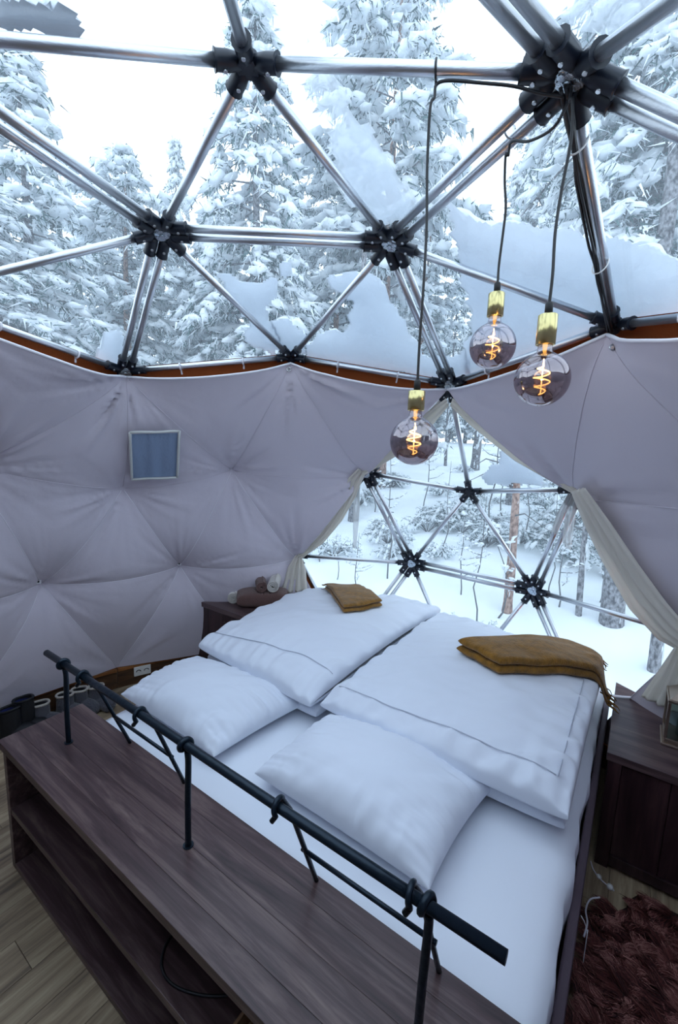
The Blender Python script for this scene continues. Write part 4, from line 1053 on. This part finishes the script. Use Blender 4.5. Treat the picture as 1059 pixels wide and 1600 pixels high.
def conifer(seed, Ht, Rb, z0=.10, nb_=110, power=.8, droop=.5, hi=False, lump=1.0, density=1.0, pine=False, nbl_=13, bs=1.0):
    rg = np.random.default_rng(seed); SC_, SD, SA, SB, SCc = [], [], [], [], []; BC, BD, BL, BW = [], [], [], []
    br = MB()
    for k in range(nb_):
        t = z0+(1-z0)*(k+.5)/nb_; t = min(.985, t+rg.normal(0, .006)); th_ = k*2.39996+rg.normal(0, .25)
        L = Rb*((1-t)**power if not pine else math.sin(PI*min(1, (t-z0)/(1-z0)*.9+.12))**.7)*rg.uniform(.65, 1.15)
        if L < .12: L = .12
        dr = np.array([math.cos(th_), math.sin(th_), 0]); sdv = np.array([-dr[1], dr[0], 0])
        zz = t*Ht; sl = .25 if not pine else .35
        f = lambda s: dr*L*s*(1-.05*s)+np.array([0, 0, zz+L*(sl*s-droop*s*s*1.15)])
        br.tube([f(s) for s in (0, .5, .95)], [.03*(1-t)+.008, .02*(1-t)+.006, .004], 4, cap=False)
        ns = max(2, int(L/.26*density))
        for i in range(ns):
            s = .18+.82*(i+rg.uniform(.2, .9))/ns; P = f(s)
            for side in (-1, 0, 1):
                if side and rg.random() < .12: continue
                tl = (.34*L*(1.12-s)+.13)*rg.uniform(.6, 1.2) if side else .2*lump
                tdir = dr*.65+sdv*side*.95+np.array([0, 0, -.28-.25*s+rg.normal(0, .12)])
                tdir /= np.linalg.norm(tdir); nn = max(1, int(tl/.24))
                for q in range(nn):
                    c_ = P+tdir*tl*(q+.5)/nn+rg.normal(0, .02, 3)
                    if rg.random() < .86:
                        SC_.append(c_+[0, 0, .03]); SD.append(tdir+rg.normal(0, .15, 3)); SA.append(rg.uniform(.12, .26)*lump); SB.append(rg.uniform(.07, .14)*lump); SCc.append(rg.uniform(.04, .085)*lump)
                    for _ in range(nbl_):
                        BC.append(c_+rg.normal(0, .06, 3)); BD.append(tdir*.7+rg.normal(0, .6, 3)+[0, 0, -.5]); BL.append(rg.uniform(.10, .26)*bs); BW.append(rg.uniform(.009, .022)*bs)
    sv, sf = blobs(np.array(SC_), np.array(SD), np.array(SA), np.array(SB), np.array(SCc), rg, hi)
    bv, bf = blades(np.array(BC), np.array(BD), np.array(BL), np.array(BW), rg)
    nbl = len(BC); wh = rg.random(nbl) < .5; tri_ = bf.reshape(-1, 3)
    sf = np.concatenate([sf, tri_[wh]+len(sv)]); sv = np.concatenate([sv, bv]); bf = tri_[~wh]
    sn = fast_mesh('snow_load', sv, sf, M['tsnow']); nd = fast_mesh('needles', bv, bf, M['needle'], False)
    tk = MB(); zs = np.linspace(-.4, Ht*.985, 14); tk.tube([(.04*math.sin(z*.9+seed), .04*math.cos(z*.7+seed)-.04, z) for z in zs], [max(.012, .0145*Ht*(1-max(0, z)/Ht)**.8) for z in zs], 9)
    return dict(snow=sn, needle=nd, branch=br.mesh('branches', M['bark']), trunk=tk.mesh('trunk', M['pbark'] if pine else M['bark']), H=Ht)
TREES = [conifer(1, 9.0, 2.2, nb_=105, droop=.6, power=.7), conifer(2, 9.0, 1.8, nb_=100, droop=.65, power=.7), conifer(3, 9.0, 1.9, z0=.36, nb_=64, power=.6, droop=.35, pine=True, lump=1.15),
         conifer(4, 7.0, 2.2, z0=.34, nb_=105, droop=.8, hi=True, lump=.66, density=1.25, power=.55, nbl_=22, bs=.55)]
def put_tree(kind, x, y, sc, rz, label, group=None, trunk_mat=None):
    t = TREES[kind]; r_ = empty('snowy_pine' if kind == 2 else 'snowy_spruce', (x, y, ground(x, y)), rz, label=label, cat='tree', group=group); r_.scale = (sc[0], sc[0], sc[1])
    for nm, k in (('trunk', 'trunk'), ('branches', 'branch'), ('needles', 'needle'), ('snow_load', 'snow')):
        o = bpy.data.objects.new(nm, t[k]); link(o, r_, kind='stuff' if nm != 'trunk' else None)
    return r_
def tree_at(kind, x, ytop, dist, wid, rz, label, group=None):
    d = ray(x, 690); d = d[:2]/np.linalg.norm(d[:2]); p = CAM[:2]+d*dist
    dt = ray(x, ytop); el = dt[2]/np.linalg.norm(dt[:2]); g = ground(*p); Ht = CAM[2]+dist*el-g
    return put_tree(kind, p[0], p[1], (wid, Ht/TREES[kind]['H']), rz, label, group)
tree_at(1, 62, 88, 10.0, 1.25, .3, 'tall snow-laden spruce at the far left with a pointed crown')
tree_at(2, 205, 232, 12.5, 1.0, 1.1, 'snow-laden pine with a rounded crown right of the far left spruce')
tree_at(0, 10, 300, 9.0, 1.0, 2.1, 'snowy spruce low behind the far left edge')
tree_at(1, 283, 215, 15.5, .62, 2.7, 'slim snowy spruce in the gap left of the central spruce')
tree_at(0, 395, -60, 11.0, 1.15, .9, 'broad tall snow-laden spruce in the centre left behind the top hub')
tree_at(1, 330, 330, 13, 1.0, 1.9, 'snowy spruce low between the left and central spruces')
tree_at(2, 590, -120, 13.5, 1.5, .2, 'tall sparse snowy pine right of the central spruce')
tree_at(2, 520, 200, 15, 1.1, 2.2, 'snowy spruce behind the second ring of struts')
tree_at(2, 650, 330, 18, 1.1, 1.2, 'low snowy pine under the gap of white sky')
tree_at(3, 972, -330, 7.8, 1.45, .5, 'nearest great spruce on the right with long drooping snowy boughs')
tree_at(3, 1190, -300, 8.2, 1.05, 1.9, 'big drooping spruce at the right edge of the frame')
tree_at(3, 805, 150, 12.0, 1.0, 2.4, 'snow-laden spruce left of the nearest great spruce')
BGG = 'snow-laden trees filling the forest behind'
for k, (x, yt, dist, kind) in enumerate([(-60, 380, 15, 0), (40, 400, 18, 1), (120, 390, 17, 0), (175, 420, 20, 1), (235, 385, 18, 0), (300, 400, 20, 1), (370, 360, 18, 0), (430, 400, 20, 1), (480, 380, 19, 0), (550, 400, 25, 1), (610, 410, 26, 0), (700, 420, 26, 1), (745, 390, 26, 0), (790, 420, 26, 1), (860, 380, 25, 0), (920, 380, 25, 1), (1000, 350, 18, 0), (1080, 350, 18, 1), (640, 480, 26, 2), (665, 470, 27, 0), (725, 500, 28, 1), (775, 490, 27, 0), (835, 480, 28, 1), (80, 330, 20, 0), (200, 350, 21, 1), (340, 300, 22, 0), (450, 330, 22, 1), (560, 330, 23, 0)]):
    tree_at(kind, x, yt, dist, 1.0, k*1.3, 'snow-laden spruce in the dense forest row behind', BGG)

def hit_ground(x, y):
    d = ray(x, y); t = 1.5
    while t < 60:
        P = CAM+d*t
        if P[2] < ground(P[0], P[1]): return P
        t += .05
    return CAM+d*40
def trunk_tree(x, y, wpx, label, mt, top=7.5, lean=(0, 0)):
    P = hit_ground(x, y); dist = (P-CAM)@FW; r0 = wpx*dist/FPX/2
    r_ = empty('tree_trunk', tuple(P), label=label, cat='tree trunk')
    zs = np.linspace(-.2, top, 30)
    m = MB(); m.tube([(lean[0]*z+.03*math.sin(z*1.3+x), lean[1]*z+.03*math.cos(z*1.1+x), z) for z in zs], [r0*(1.1 if z < .1 else 1)*(1-.55*max(0, z)/top)*(1+.05*math.sin(z*9+x)) for z in zs], 12)
    m.obj('bole', mt, r_)
    sn = MB(); rg = np.random.default_rng(int(x)); C_ = []
    for k in range(26):
        z = rg.uniform(.1, top*.6); th_ = rg.normal(3.7, .5); C_.append((lean[0]*z+r0*.9*math.cos(th_), lean[1]*z+r0*.9*math.sin(th_), z))
    C_ = np.array(C_); k = len(C_); v, f = blobs(C_, np.tile([[0, 0, 1.0]], (k, 1))+rg.normal(0, .02, (k, 3)), rg.uniform(.05, .14, k), np.full(k, r0*.28), np.full(k, r0*.16), rg, False)
    o = bpy.data.objects.new('clinging_snow', fast_mesh('clinging_snow', v, f, M['tsnow'])); link(o, r_, kind='stuff')
    m = MB(); 
    for k in range(7):
        z = rg.uniform(.9, top*.7); th_ = rg.uniform(0, 6.28); L = rg.uniform(.3, .8)
        m.tube([(lean[0]*z, lean[1]*z, z), (lean[0]*z+L*.6*math.cos(th_), lean[1]*z+L*.6*math.sin(th_), z+.1), (lean[0]*z+L*math.cos(th_+.3), lean[1]*z+L*math.sin(th_+.3), z-.06)], [.012, .008, .003], 4)
    m.obj('dead_twigs', M['twig'], r_, kind='stuff')
trunk_tree(788, 958, 15, 'slender orange-barked pine trunk in the middle of the window', M['pbark'], 3.3, (.0, .0))
trunk_tree(953, 972, 33, 'thick grey tree trunk near the right curtain', M['bark'], 6, (0, 0))
trunk_tree(903, 960, 9, 'thin grey trunk left of the thick one', M['bark'], 4.0, (.01, .01))
trunk_tree(1023, 1046, 17, 'short-looking grey trunk low by the curtain at far right', M['bark'], 3.2)
trunk_tree(553, 815, 15, 'grey trunk at the left edge of the window', M['bark'], 6)
trunk_tree(742, 735, 14, 'dark distant trunk up the slope above the window hub', M['bark'], 6)
trunk_tree(695, 728, 5, 'thin distant trunk up the slope', M['bark'], 5)
trunk_tree(113, 700, 9, 'grey trunk rising behind the far left film', M['bark'], 9)

def sapling(seed, h):
    rg = np.random.default_rng(seed); m = MB(); C_ = []
    P = [np.array([0, 0, -.1])]; 
    for k in range(6): P.append(P[-1]+np.array([rg.normal(0, .03), rg.normal(0, .03), h/6]))
    m.tube(P, np.linspace(.012, .003, 7), 5)
    for k in range(9):
        z = rg.uniform(.2, .95)*h; i = min(5, int(z/h*6)); a = P[i]; th_ = rg.uniform(0, 6.28); L = rg.uniform(.15, .45)*(1.2-z/h)
        q1 = np.array([a[0], a[1], z]); q2 = q1+np.array([math.cos(th_)*L*.5, math.sin(th_)*L*.5, .1*L]); q3 = q2+np.array([math.cos(th_+.4)*L*.5, math.sin(th_+.4)*L*.5, .25*L])
        m.tube([q1, q2, q3], [.006, .004, .002], 4, cap=False)
        for q in (q2, q3, (q1+q2)/2, (q2+q3)/2): C_.append(q+[0, 0, .01])
    C_ = np.array(C_); n = len(C_); v, f = blobs(C_, rg.normal(size=(n, 3))*[1, 1, .2], rg.uniform(.02, .06, n), rg.uniform(.012, .022, n), rg.uniform(.01, .018, n), rg, False)
    return m.mesh('stem', M['twig']), fast_mesh('twig_snow', v, f, M['tsnow'])
def shrub(seed):
    rg = np.random.default_rng(seed); m = MB(); C_ = []; D_ = []
    for k in range(22):
        th_ = rg.uniform(0, 6.28); L = rg.uniform(.25, .6); d = np.array([math.cos(th_), math.sin(th_), 0])
        p0, p1, p2 = d*.02, d*L*.5+[0, 0, L*rg.uniform(.3, .7)], d*L+[0, 0, L*rg.uniform(.1, .6)]
        m.tube([p0, p1, p2], [.006, .005, .003], 4, cap=False)
        for s in (.5, .75, 1): C_.append(p1*(1-(s-.5)*2)+p2*(s-.5)*2+[0, 0, .015]); D_.append(p2-p1)
    C_ = np.array(C_); n = len(C_)
    v, f = blobs(C_, np.array(D_), rg.uniform(.05, .12, n), rg.uniform(.025, .05, n), rg.uniform(.016, .03, n), rg, False)
    bv, bf = blades(np.repeat(C_, 8, 0)+rg.normal(0, .03, (n*8, 3)), rg.normal(size=(n*8, 3))+[0, 0, -.2], rg.uniform(.05, .12, n*8), rg.uniform(.004, .009, n*8), rg)
    return m.mesh('stems', M['twig']), fast_mesh('twig_snow', v, f, M['tsnow']), fast_mesh('leaves', bv, bf, M['needle'], False)
SAP = [sapling(k, h) for k, h in ((1, 1.3), (2, 1.8), (3, 1.1))]; SHR = [shrub(k) for k in (4, 5, 6)]
k = 0
for x, y, ki, sc in [(605, 905, 1, 1.2), (555, 930, 0, .8), (525, 905, 2, .7), (690, 870, 1, 1.0), (720, 930, 0, 1.0), (745, 975, 1, 1.0), (770, 965, 2, 1.2), (855, 935, 1, .9), (872, 950, 0, 1.1), (935, 940, 2, .9), (660, 800, 1, 1.3), (820, 850, 1, 1.2), (585, 800, 0, 1.2), (760, 850, 1, 1.6), (500, 880, 0, .9), (790, 810, 2, 1.6)]:
    P = hit_ground(x, y); k += 1
    r_ = empty('bare_sapling', tuple(P), k*1.7, label='bare snow-dusted sapling on the slope '+('just outside the window' if math.hypot(P[0], P[1]) < 7 else 'farther up behind the window struts'), cat='sapling', group='bare saplings outside the window'); r_.scale = (sc,)*3
    for nm, me in zip(('stem', 'twig_snow'), SAP[ki]): link(bpy.data.objects.new(nm, me), r_, kind='stuff' if nm != 'stem' else None)
rg = np.random.default_rng(5)
for x, y, sc in [(x, y, s) for x, y, s in zip(rg.uniform(590, 930, 34), rg.uniform(725, 880, 34), rg.uniform(.45, .95, 34))]+[(560, 790, 1.2), (520, 870, .8), (700, 990, .5), (760, 1000, .5), (880, 830, 1.4), (860, 800, 1.5), (700, 820, 1.3), (870, 860, 1.2), (900, 880, 1.2)]:
    P = hit_ground(x, y); k += 1
    r_ = empty('snowy_shrub', tuple(P), k*2.1, label='low shrub bowed under snow on the slope outside the window', cat='shrub', group='snowy shrubs on the slope'); r_.scale = (sc,)*3
    for nm, me in zip(('stems', 'twig_snow', 'leaves'), SHR[k % 3]): link(bpy.data.objects.new(nm, me), r_, kind='stuff')
